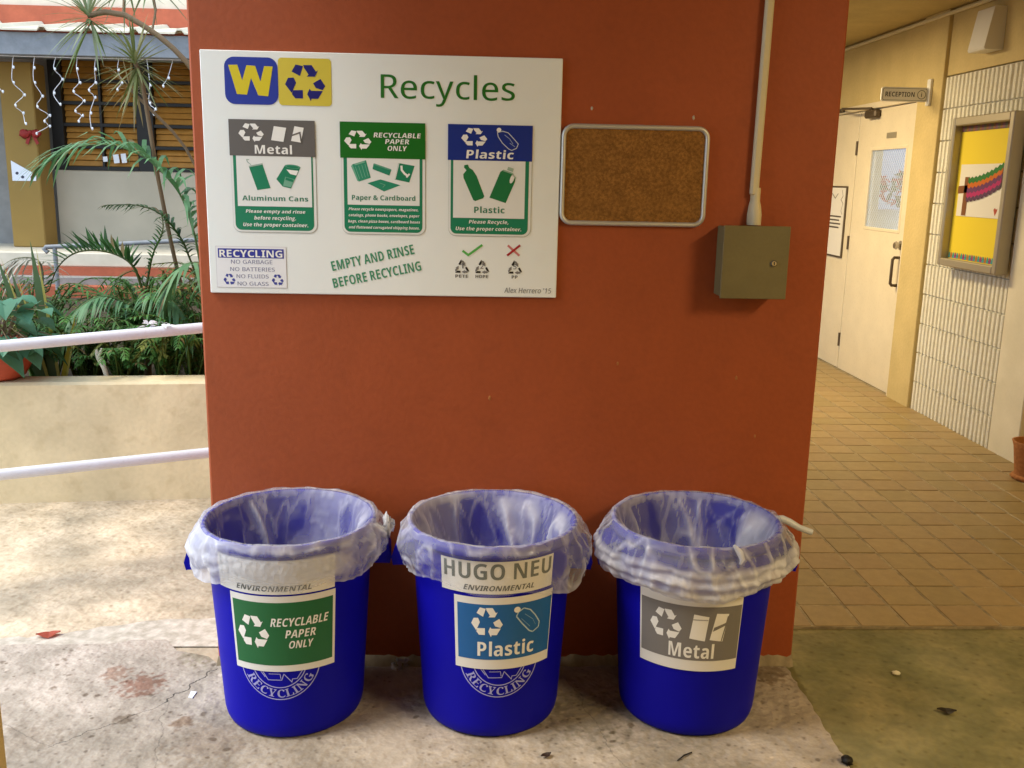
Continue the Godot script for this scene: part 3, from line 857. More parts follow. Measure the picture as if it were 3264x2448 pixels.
	var blu := Color(0.035, 0.04, 0.30)
	N.rect(-0.7375, 1.181, -0.538, 1.299, Color(0.55, 0.53, 0.56), 1)
	N.rect(-0.7363, 1.1822, -0.5392, 1.2978, Color(0.76, 0.77, 0.80), 2)
	N.rect(-0.731, 1.266, -0.545, 1.2925, blu, 3)
	N.text("RECYCLING", -0.727, 1.2685, -0.549, 1.2885, white, sans_bold, 4)
	var gb := Color(0.16, 0.17, 0.30)
	N.text("NO GARBAGE", -0.695, 1.2495, -0.578, 1.2605, gb, sans, 3)
	N.text("NO BATTERIES", -0.698, 1.2285, -0.572, 1.2395, gb, sans, 3)
	N.text("NO FLUIDS", -0.681, 1.2085, -0.590, 1.2195, gb, sans, 3)
	N.text("NO GLASS", -0.679, 1.1875, -0.591, 1.1985, gb, sans, 3)
	N.arrows(-0.7015, 1.2045, 0.034, 0.032, Color(0.05, 0.06, 0.30), 3)
	N.arrows(-0.5645, 1.2045, 0.034, 0.032, Color(0.05, 0.06, 0.30), 3)
	wpart(bo, "rules_panel", N.b.done(), M["ink"])
	var R := Print.new()
	R.put = flatp
	var gr := Color(0.055, 0.26, 0.15)
	R.text("EMPTY AND RINSE", -0.413, 1.2590, -0.172, 1.2865, gr, sans_bold, 1, 0.0, 0.222)
	R.text("BEFORE RECYCLING", -0.410, 1.2110, -0.152, 1.2385, gr, sans_bold, 1, 0.0, 0.214)
	wpart(bo, "rinse_lettering", R.b.done(), M["ink"])
	var C := Print.new()
	C.put = flatp
	C.line([Vector2(-0.035, 1.297), Vector2(-0.0185, 1.285), Vector2(0.0215, 1.3145)], 0.0065, Color(0.10, 0.42, 0.09), 1)
	wpart(bo, "check_mark", C.b.done(), M["ink"])
	C.b = MB.new()
	C.line([Vector2(0.095, 1.3145), Vector2(0.129, 1.2855)], 0.0062, Color(0.58, 0.20, 0.20), 1)
	C.line([Vector2(0.0935, 1.2855), Vector2(0.1305, 1.3155)], 0.0062, Color(0.38, 0.02, 0.03), 2)
	wpart(bo, "cross_mark", C.b.done(), M["ink"])
	for q in [[-0.0365, "1", "PETE", 0.037], [0.0215, "2", "HDPE", 0.037], [0.1165, "5", "PP", 0.017]]:
		C.b = MB.new()
		var cx: float = q[0]
		C.arrows(cx, 1.2515, 0.054, 0.050, Color(0.20, 0.20, 0.20), 1, 0.10, 1.0, Color(0.02, 0.02, 0.02))
		C.text(q[1], cx - 0.0045, 1.2465, cx + 0.0045, 1.2610, Color(0.07, 0.07, 0.07), sans, 2)
		C.text(q[2], cx - q[3] / 2, 1.2195, cx + q[3] / 2, 1.2285, Color(0.14, 0.14, 0.14), sans_bold, 1)
		wpart(bo, "plastic_code_mark", C.b.done(), M["ink"])
	var S := Print.new()
	S.put = flatp
	S.text("Alex Herrero '15", 0.088, 1.1775, 0.2235, 1.1935, Color(0.17, 0.18, 0.20), sans, 1, 0.12)
	wpart(bo, "signature", S.b.done(), M["ink"])

# ------------------------------------------------------------------ bins
const BIN_R0 := 0.193
const BIN_R1 := 0.228
const BIN_H := 0.575

func bin_r(y: float) -> float:
	return BIN_R0 + (BIN_R1 - BIN_R0) * y / BIN_H

func build_bins() -> void:
	# shared body: outside, rim, inside
	var prof := [Vector2(0.0, 0.004), Vector2(0.165, 0.004), Vector2(0.176, 0.001), Vector2(0.186, 0.008), Vector2(0.1915, 0.020), Vector2(0.1945, 0.034)]
	for k in 9: prof.append(Vector2(bin_r(0.05 + k * 0.06), 0.05 + k * 0.06))
	prof.append_array([Vector2(bin_r(0.536), 0.536), Vector2(0.2275, 0.540), Vector2(0.2345, 0.543), Vector2(0.2365, 0.549), Vector2(0.2375, 0.565), Vector2(0.2350, 0.573), Vector2(0.2300, 0.5755), Vector2(0.2255, 0.573), Vector2(0.2235, 0.565), Vector2(0.2225, 0.54), Vector2(0.190, 0.03), Vector2(0.18, 0.016), Vector2(0.0, 0.014)])
	var body := MB.new()
	body.lathe(Vector3.ZERO, prof, 96)
	var body_mesh := body.done()
	# handle: moulded bracket open underneath
	var hm := MB.new()
	hm.prism(Print.rpts(-0.066, -0.012, 0.066, 0.040, 0.006, 0.012), Vector3(0.214, 0.482, 0), Vector3(0, 0, 1), Vector3(0, 1, 0), Vector3(0.024, 0, 0))
	hm.prism(PackedVector2Array([Vector2(0.216, 0.522), Vector2(0.268, 0.505), Vector2(0.279, 0.470), Vector2(0.274, 0.448), Vector2(0.267, 0.449), Vector2(0.269, 0.470), Vector2(0.260, 0.496), Vector2(0.214, 0.509)]), Vector3(0, 0, -0.060), Vector3(1, 0, 0), Vector3(0, 1, 0), Vector3(0, 0, 0.120))
	for s in [-1.0, 1.0]:
		hm.prism(PackedVector2Array([Vector2(0.206, 0.520), Vector2(0.266, 0.503), Vector2(0.277, 0.470), Vector2(0.272, 0.449), Vector2(0.209, 0.452)]), Vector3(0, 0, 0.0565 * s - 0.004), Vector3(1, 0, 0), Vector3(0, 1, 0), Vector3(0, 0, 0.008))
	var handle_mesh := hm.done()
	var specs := [
		["blue plastic recycling bin with green recyclable paper label", Vector3(-0.505, 0, 0.240)],
		["blue plastic recycling bin with blue plastic label", Vector3(0.060, 0, 0.240)],
		["blue plastic recycling bin with grey metal label", Vector3(0.635, 0, 0.240)]]
	for i in 3:
		var bn := thing("recycling_bin", specs[i][0], "bin", specs[i][1], "blue recycling bins in front of the pillar")
		part(bn, "body", body_mesh, M["bin_plastic"])
		for s in 2:
			var h := part(bn, "handle", handle_mesh, M["bin_plastic"])
			h.rotation.y = PI * s + [0.10, -0.05, -0.08][i]
		bin_print(bn, i)
		build_liner(i, specs[i][1])

# angle in degrees (0 faces +z), height in metres -> arc length coordinates
func bin_print(bn: Node3D, i: int) -> void:
	var deg := PI / 180.0
	var cyl := func(x, y, l):
		var r: float = bin_r(y) + 0.0009 + l
		var a: float = x * deg
		var nn := Vector3(sin(a), -0.06, cos(a)).normalized()
		return [Vector3(sin(a) * r, y, cos(a) * r), nn]
	var mk := func() -> Print:
		var p := Print.new()
		p.put = cyl; p.fine = 3.0; p.step = 0.0005
		return p
	var white := INK_WHITE
	var paperw := Color(0.72, 0.72, 0.70)
	if i < 2:
		# moulded-in emblem under the label
		var E: Print = mk.call()
		var cx := [0.0, 5.5][i] as float
		var cy := [0.236, 0.242][i] as float
		var k := 1.0 / (0.205 * deg)   # degrees per metre
		var old := E.put
		E.fine = 4.0
		var pc := Color(0.36, 0.37, 0.72)
		var em := func(u: Vector2) -> Vector2: return u
		var R := 0.107
		var put2 := func(x, y, l): return cyl.call(cx + x * k, cy + y, l)
		E.put = put2
		E.fine = 0.010
		E.ring(0, 0, R, 0.0028, 180, 360, pc, 0)
		E.ring(0, 0, R - 0.036, 0.0028, 180, 360, pc, 0)
		E.text("RECYCLING", -0.105, -0.012, 0.105, 0.012, pc, serif_bold, 0, 0.0, 0.0, func(u: Vector2) -> Vector2:
			var a: float = -PI / 2 + u.x / (R - 0.016)
			var rr: float = R - 0.018 - u.y
			return Vector2(cos(a) * rr, sin(a) * rr))
		E.line([Vector2(-0.045, -0.022), Vector2(-0.030, -0.048), Vector2(0.006, -0.048), Vector2(0.012, -0.030)], 0.0022, pc, 0)
		E.line([Vector2(-0.028, -0.030), Vector2(0.002, -0.030), Vector2(0.004, -0.044)], 0.0018, pc, 0)
		E.line([Vector2(0.012, -0.030), Vector2(0.032, -0.055), Vector2(0.034, -0.046), Vector2(0.046, -0.046), Vector2(0.062, -0.020)], 0.0022, pc, 0)
		E.line([Vector2(-0.055, -0.016), Vector2(-0.038, -0.040)], 0.0022, pc, 0)
		part(bn, "printed_emblem", E.b.done(), M["ink"])
		# company sticker under the liner
		var S: Print = mk.call()
		var s0 := [-45.0, -38.0][i] as float
		var s1 := [41.0, 44.5][i] as float
		S.rect(s0, [0.438, 0.441][i], s1, 0.5335, paperw, 1)
		var gry := Color(0.13, 0.15, 0.14)
		S.text("HUGO NEU", s0 + 2.5, 0.482, s1 - 2.0, 0.5275, gry, sans_bold, 2)
		S.text("ENVIRONMENTAL", [-27.5, -20.5][i], [0.4475, 0.4505][i], [24.5, 29.0][i], [0.4625, 0.4655][i], Color(0.10, 0.11, 0.11), sans_bold, 2, 0.28 / deg / 0.205)
		part(bn, "company_sticker", S.b.done(), M["ink"])
	var L: Print = mk.call()
	if i == 0:
		L.rect(-34.5, 0.2135, 41.5, 0.4335, paperw, 3)
		L.rect(-32.5, 0.2325, 39.5, 0.4155, Color(0.018, 0.13, 0.045), 4)
		L.arrows(-17.5, 0.3285, 24.0, 0.094, white, 5)
		L.text("RECYCLABLE", -3.8, 0.347, 35.6, 0.371, white, sans_bold, 5, 50.0)
		L.text("PAPER", 6.0, 0.313, 27.0, 0.336, white, sans_bold, 5, 50.0)
		L.text("ONLY", 8.0, 0.282, 24.5, 0.304, white, sans_bold, 5, 50.0)
	elif i == 1:
		L.rect(-28.0, 0.2205, 46.2, 0.4315, paperw, 3)
		L.rect(-25.6, 0.2495, 45.4, 0.4115, Color(0.016, 0.12, 0.36), 4)
		L.arrows(-4.4, 0.3605, 22.0, 0.086, white, 5)
		var o := [Vector2(17.5, 0.386), Vector2(21.5, 0.396), Vector2(26.5, 0.388), Vector2(31.0, 0.368), Vector2(34.8, 0.345), Vector2(34.2, 0.330), Vector2(29.5, 0.320), Vector2(26.5, 0.326), Vector2(20.5, 0.352), Vector2(16.2, 0.374)]
		for k in o.size():
			var p: Vector2 = o[k]
			var q: Vector2 = o[(k + 1) % o.size()]
			var d := Vector2((q.x - p.x) * 0.0035, q.y - p.y).normalized()
			var s := Vector2(-d.y / 0.0035, d.x) * 0.0016
			L.poly(PackedVector2Array([p + s, q + s, q - s, p - s]), Color(0.40, 0.55, 0.68), 5)
		for q in [[Vector2(22.5, 0.378), Vector2(29.0, 0.358), Vector2(31.5, 0.340)], [Vector2(20.0, 0.366), Vector2(27.0, 0.338)]]:
			for k in q.size() - 1: L.poly(PackedVector2Array([q[k] + Vector2(0, 0.001), q[k + 1] + Vector2(0, 0.001), q[k + 1] - Vector2(0, 0.001), q[k] - Vector2(0, 0.001)]), Color(0.2, 0.38, 0.55), 5)
		L.ellipse(16.6, 0.394, 2.3, 0.0085, 0.0, white, 6)
		L.text("Plastic", -11.0, 0.2605, 31.0, 0.3045, white, sans_bold, 5)
	else:
		L.rect(-52.0, 0.2135, 24.2, 0.4385, paperw, 3)
		L.rect(-50.6, 0.2455, 23.6, 0.4055, Color(0.185, 0.18, 0.175), 4)
		L.arrows(-31.0, 0.3435, 23.5, 0.088, white, 5)
		L.poly(PackedVector2Array([Vector2(-11.2, 0.383), Vector2(-0.6, 0.377), Vector2(-2.5, 0.305), Vector2(-13.6, 0.311)]), white, 5)
		L.rect(-11.8, 0.366, -1.2, 0.369, Color(0.35, 0.35, 0.35), 6)
		L.poly(PackedVector2Array([Vector2(4.6, 0.387), Vector2(13.6, 0.384), Vector2(10.4, 0.303), Vector2(0.8, 0.309)]), white, 5)
		L.poly(PackedVector2Array([Vector2(2.6, 0.334), Vector2(12.3, 0.352), Vector2(12.6, 0.360), Vector2(3.4, 0.346)]), Color(0.185, 0.18, 0.175), 6)
		L.poly(PackedVector2Array([Vector2(12.3, 0.352), Vector2(13.3, 0.378), Vector2(12.7, 0.378), Vector2(9.0, 0.304), Vector2(9.8, 0.304)]), Color(0.185, 0.18, 0.175), 6)
		L.text("Metal", -28.0, 0.2525, 4.8, 0.297, white, sans_bold, 5)
	part(bn, "sorting_label", L.b.done(), M["ink"])

func build_liner(i: int, at: Vector3) -> void:
	var names := ["crumpled translucent liner in the bin labelled recyclable paper", "crumpled translucent liner in the bin labelled plastic", "crumpled translucent liner rolled over the bin labelled metal"]
	var ln := thing("bin_liner", names[i], "bin liner", at, "plastic liners in the bins")
	var nz := FastNoiseLite.new()
	nz.seed = 40 + i * 7; nz.frequency = 1.0; nz.fractal_octaves = 3
	var rd := FastNoiseLite.new()
	rd.seed = 90 + i * 3; rd.frequency = 1.0; rd.fractal_type = FastNoiseLite.FRACTAL_RIDGED; rd.fractal_octaves = 1
	var seg := 260
	var cel := FastNoiseLite.new()
	cel.seed = 60 + i; cel.noise_type = FastNoiseLite.TYPE_CELLULAR; cel.cellular_return_type = FastNoiseLite.RETURN_DISTANCE2_SUB; cel.fractal_type = FastNoiseLite.FRACTAL_NONE; cel.frequency = 1.0
	# 0 on the sharp lines where the film is creased, 1 between them
	var creased := func(a: float, y: float, k: float) -> float: return clampf(cel.get_noise_3d(sin(a) * 0.24 * k, y * k * 0.55, cos(a) * 0.24 * k) + 1.0, 0.0, 1.0)
	var deg := PI / 180.0
	# hem height round the rim (angle 0 = front, 90 = right)
	var hem := func(a: float) -> float:
		var d := rad_to_deg(a)
		if d > 180.0: d -= 360.0
		var h := 0.46
		if i == 0: h = 0.475 - 0.035 * exp(-pow((d + 62.0) / 30.0, 2)) - 0.028 * exp(-pow((d - 8.0) / 26.0, 2)) - 0.02 * exp(-pow((d - 48.0) / 14.0, 2)) + 0.03 * smoothstep(60.0, 110.0, d)
		elif i == 1: h = 0.470 - 0.05 * exp(-pow((d - 58.0) / 24.0, 2)) - 0.035 * exp(-pow((d - 5.0) / 35.0, 2)) - 0.01 * exp(-pow((d + 70.0) / 20.0, 2))
		else: h = 0.455 - 0.028 * exp(-pow((d + 5.0) / 35.0, 2)) + 0.025 * smoothstep(50.0, 100.0, d) - 0.01 * exp(-pow((d + 75.0) / 25.0, 2))
		return h + 0.010 * nz.get_noise_3d(cos(a) * 2.2, sin(a) * 2.2, 3.0)
	# outer skirt bulge
	var puff := func(a: float, t: float) -> float:
		var d := rad_to_deg(a)
		if d > 180.0: d -= 360.0
		var p: float = 0.010 + 0.012 * abs(nz.get_noise_3d(cos(a) * 1.5, sin(a) * 1.5, t * 1.5 + 5.0))
		if i == 0: p += 0.024 * exp(-pow((d + 75.0) / 30.0, 2)) + 0.022 * exp(-pow((d - 75.0) / 26.0, 2))
		elif i == 1: p += 0.030 * exp(-pow((d - 75.0) / 30.0, 2)) + 0.014 * exp(-pow((d + 80.0) / 30.0, 2))
		else: p += 0.030 * exp(-pow((d + 80.0) / 34.0, 2)) + 0.018 * exp(-pow((d - 75.0) / 34.0, 2)) + 0.014 * exp(-pow((t - 0.75) / 0.25, 2))
		return p * sin(clamp(t * 1.15, 0.0, 1.0) * PI * 0.62)
	var outer := MB.new()
	var inner := MB.new()
	# noise round the rim without a seam
	var N := func(f: FastNoiseLite, a: float, k: float, u: float) -> float: return f.get_noise_3d(cos(a) * k + 7.0, sin(a) * k + 3.0, u)
	# outside skirt
	var g := []
	var al := []
	var rows := 26
	for r in rows + 1:
		var t := float(r) / rows
		var row := []
		var arow := []
		for k in seg:
			var a := TAU * k / seg
			var da := rad_to_deg(a)
			if da > 180.0: da -= 360.0
			var y: float = lerp(0.578, hem.call(a), t)
			var base: float = max(0.2395, bin_r(y) + 0.002) if y > 0.535 else lerp(bin_r(y) + 0.004, 0.2395, smoothstep(0.45, 0.535, y))
			var crest: float = pow(clamp(N.call(rd, a, 3.4, t * 0.9) * 0.5 + 0.5, 0.0, 1.0), 7.0)
			var pleat: float = 0.0045 * crest * smoothstep(0.05, 0.3, t) + 0.004 * N.call(nz, a, 3.0, t * 2.0) * smoothstep(0.1, 0.4, t)
			var crease := 0.0
			if i == 2: crease = 0.0035 * sin(t * 30.0 + 5.0 * N.call(nz, a, 0.9, 1.0)) * smoothstep(0.35, 0.55, t)
			var ed: float = creased.call(a, y + 0.05 * N.call(nz, a, 2.0, 4.0), 24.0)
			var rad: float = base + puff.call(a, t) + pleat + crease + 0.005 * (1.0 - smoothstep(0.0, 0.5, ed)) * smoothstep(0.08, 0.3, t)
			if i < 2 and t > 0.2:  # pressed against the sticker at the front
				rad = lerp(rad, max(bin_r(y) + 0.005, base + 0.001), 0.8 * exp(-pow((da - 3.0) / 38.0, 4)))
			var yy: float = y + 0.010 * N.call(nz, a, 1.9, t * 2.0 + 9.0) * (1.0 - t)
			var q := Vector3(sin(a) * rad, yy, cos(a) * rad)
			if at.z + q.z < 0.006: q.z = 0.006 - at.z
			row.append(q)
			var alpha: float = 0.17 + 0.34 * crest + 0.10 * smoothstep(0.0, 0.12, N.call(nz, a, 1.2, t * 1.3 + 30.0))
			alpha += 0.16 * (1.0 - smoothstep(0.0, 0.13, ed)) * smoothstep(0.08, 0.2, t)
			if i == 0: alpha += 0.38 * exp(-pow((da + 62.0) / 42.0, 2)) + 0.08  # left of the first skirt whitened to show strong light on it
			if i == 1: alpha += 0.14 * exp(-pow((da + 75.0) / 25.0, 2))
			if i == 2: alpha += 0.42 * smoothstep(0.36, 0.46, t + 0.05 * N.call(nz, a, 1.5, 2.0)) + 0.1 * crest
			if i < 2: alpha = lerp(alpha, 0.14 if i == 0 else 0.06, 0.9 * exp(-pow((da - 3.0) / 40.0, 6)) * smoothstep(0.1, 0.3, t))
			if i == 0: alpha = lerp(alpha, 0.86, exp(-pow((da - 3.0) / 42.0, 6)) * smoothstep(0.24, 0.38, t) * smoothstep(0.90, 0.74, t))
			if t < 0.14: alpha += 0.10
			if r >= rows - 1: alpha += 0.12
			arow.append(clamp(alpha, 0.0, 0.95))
		g.append(row); al.append(arow)
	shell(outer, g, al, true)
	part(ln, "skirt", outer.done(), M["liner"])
	# inside of the bag
	g = []
	al = []
	rows = 44
	for r in rows + 1:
		var t := float(r) / rows
		var row := []
		var arow := []
		for k in seg:
			var a := TAU * k / seg
			var d := rad_to_deg(a)
			if d > 180.0: d -= 360.0
			var y: float
			var rad: float
			var u := clampf((t - 0.1) / 0.9, 0.0, 1.0)
			var lean: float = a + 0.5 * u + 0.35 * N.call(nz, a, 0.8, u * 1.1)
			var fold: float = N.call(rd, lean, 1.15, u * 0.55 + i * 5.0) * 0.5 + 0.5
			if t < 0.1:   # over the rim
				var o := t / 0.1
				rad = 0.2395 - 0.017 * o + 0.0015 * N.call(nz, a, 3.0, 1.0)
				y = 0.577 + 0.004 * sin(o * PI) - 0.004 * o + 0.010 * N.call(nz, a, 1.9, t * 2.0 + 9.0) * (1.0 - o)
			else:
				y = lerp(0.572, 0.05, u)
				var inward := 0.014 + 0.10 * u
				rad = 0.221 - 0.050 * u - inward * pow(fold, 2.5) * smoothstep(0.0, 0.12, u) - 0.006 * N.call(nz, a, 2.5, u * 3.0) * smoothstep(0.0, 0.1, u)
				rad -= (0.006 + 0.012 * u) * (1.0 - smoothstep(0.0, 0.5, creased.call(lean, y * 0.8, 15.0))) * smoothstep(0.0, 0.08, u)
				if i == 1: rad -= 0.11 * exp(-pow((d + 8.0) / 48.0, 2)) * smoothstep(0.03, 0.26, u)
				if u > 0.93: rad *= (1.0 - u) / 0.07
			row.append(Vector3(sin(a) * rad, y, cos(a) * rad))
			# sheets lying over one another and the sharp edges of folds look whiter
			var alpha: float = 0.10 + 0.42 * pow(fold, 9.0) + 0.13 * smoothstep(0.10, 0.14, N.call(nz, lean, 0.75, u * 0.9 + 14.0)) + 0.12 * smoothstep(0.02, 0.05, N.call(nz, lean + 1.0, 0.9, u * 1.6 + 24.0))
			alpha += 0.20 * (1.0 - smoothstep(0.0, 0.10, creased.call(lean, y * 0.8, 15.0)))
			if t < 0.12: alpha = 0.26 + 0.20 * (1.0 - smoothstep(0.0, 0.3, creased.call(a, y, 24.0)))
			if i == 2: alpha += 0.32 * smoothstep(58.0, 62.0, d + u * 25.0) * smoothstep(128.0, 122.0, d) * smoothstep(0.1, 0.14, t) + 0.12 * smoothstep(-152.0, -148.0, d + u * 20.0) * smoothstep(-62.0, -70.0, d)
			if i == 1: alpha += 0.42 * exp(-pow((d + 4.0) / 52.0, 2)) * smoothstep(0.14, 0.22, t) + 0.26 * smoothstep(-160.0, -150.0, d - u * 20.0) * smoothstep(-70.0, -80.0, d)
			if i == 0: alpha += 0.14 * smoothstep(95.0, 99.0, d + u * 20.0) * smoothstep(176.0, 172.0, d)
			arow.append(clamp(alpha, 0.04, 0.92))
		g.append(row); al.append(arow)
	shell(inner, g, al, false)
	part(ln, "bag", inner.done(), M["liner"])
	# loose ends
	var rng := RandomNumberGenerator.new()
	rng.seed = 8 + i
	if i == 0:
		var kb := MB.new()
		kb.col = Color(1, 1, 1, 0.75)
		kb.blob(Vector3(0.272, 0.555, 0.012), Vector3(0.013, 0.026, 0.016), 1.4, 3, 10)
		kb.tube([Vector3(0.236, 0.560, 0.03), Vector3(0.252, 0.548, 0.024), Vector3(0.268, 0.540, 0.014)], [0.006, 0.007, 0.008], 8)
		part(ln, "knot", kb.done(), M["liner"])
	if i == 2:
		var kb := MB.new()
		kb.col = Color(0.92, 0.94, 0.86, 0.82)
		kb.tube([Vector3(0.232, 0.566, -0.015), Vector3(0.252, 0.568, -0.012), Vector3(0.272, 0.560, -0.008), Vector3(0.298, 0.546, -0.002), Vector3(0.335, 0.534, 0.004)], [0.010, 0.011, 0.0105, 0.009, 0.009], 10)
		part(ln, "loose_end", kb.done(), M["liner"])
	if i == 2:
		var kc := MB.new()
		kc.col = Color(1, 1, 1, 0.65)
		kc.tube([Vector3(0.045, 0.585, 0.232), Vector3(0.058, 0.570, 0.246), Vector3(0.064, 0.553, 0.252), Vector3(0.060, 0.540, 0.250)], [0.004, 0.009, 0.007, 0.003], 8)
		part(ln, "twist", kc.done(), M["liner"])

# skin of points with one alpha per point
func shell(b: MB, g: Array, al: Array, outward: bool) -> void:
	var ni := g.size()
	var nk: int = g[0].size()
	var N := []
	for i in ni:
		var row := []
		for k in nk:
			var du: Vector3 = g[i][(k + 1) % nk] - g[i][(k - 1 + nk) % nk]
			var dv: Vector3 = g[min(i + 1, ni - 1)][k] - g[max(i - 1, 0)][k]
			var q := du.cross(dv).normalized()
			var o := Vector3(g[i][k].x, 0.03, g[i][k].z)
			if q.dot(o) < 0.0: q = -q
			if not outward and i > 3: q = -q if q.dot(Vector3(o.x, 0, o.z)) > 0 else q
			row.append(q)
		N.append(row)
	for i in ni - 1:
		for k in nk:
			var k2 := (k + 1) % nk
			var ids := [[i, k], [i, k2], [i + 1, k2], [i + 1, k]]
			for tr in [[0, 1, 2], [0, 2, 3]]:
				var p := []
				var n := []
				var c := []
				for q in tr:
					var id: Array = ids[q]
					p.append(g[id[0]][id[1]]); n.append(N[id[0]][id[1]]); c.append(Color(1, 1, 1, al[id[0]][id[1]]))
				var cr: Vector3 = (p[1] - p[0]).cross(p[2] - p[0])
				if cr.dot(n[0] + n[1] + n[2]) > 0.0:
					b.v.append_array([p[0], p[2], p[1]]); b.n.append_array([n[0], n[2], n[1]]); b.c.append_array([c[0], c[2], c[1]])
				else:
					b.v.append_array(p); b.n.append_array(n); b.c.append_array(c)
				b.uv.append_array([Vector2.ZERO, Vector2.ZERO, Vector2.ZERO])

# ------------------------------------------------------------------ corridor on the right
func fluted_block(width: float, height: float) -> ArrayMesh:
	var b := MB.new()
	var n: int = max(1, int(round(width / 0.05)))
	var pw := width / n
	var prof := PackedVector2Array()   # x = along the wall, y = outwards
	prof.append(Vector2(0, 0))
	for k in n:
		var x := k * pw
		prof.append_array([Vector2(x + 0.001, 0.006), Vector2(x + pw * 0.16, 0.007), Vector2(x + pw * 0.27, 0.019), Vector2(x + pw * 0.5, 0.022), Vector2(x + pw * 0.73, 0.019), Vector2(x + pw * 0.84, 0.007)])
	prof.append_array([Vector2(width - 0.001, 0.006), Vector2(width, 0)])
	b.prism(prof, Vector3.ZERO, Vector3(0, 0, 1), Vector3(-1, 0, 0), Vector3(0, height, 0))
	return b.done()

func ceiling_lamp(label: String, at: Vector3, energy: float) -> void:
	var l := thing("ceiling_lamp", label, "lamp", at)
	part(l, "housing", box_mesh(Vector3(0, 0.025, 0), Vector3(0.30, 0.05, 1.22), 0.006), M["white_plastic"])
	var e := mat("lamp_diffuser", Color(1.0, 0.92, 0.72), 0.5)
	e.emission_enabled = true
	e.emission = Color(1.0, 0.90, 0.70)
	e.emission_energy_multiplier = 1.5
	part(l, "diffuser", box_mesh(Vector3(0, -0.012, 0), Vector3(0.26, 0.022, 1.18), 0.006), e)
	var a := AreaLight3D.new()
	a.name = "lamp_glow"
	a.area_size = Vector2(0.26, 1.18)
	a.light_color = Color(1.0, 0.89, 0.68)
	a.light_energy = energy
	a.area_range = 12.0
	a.shadow_enabled = true
	l.add_child(a)
	a.position = Vector3(0, -0.026, 0)
	a.rotation.x = -PI / 2

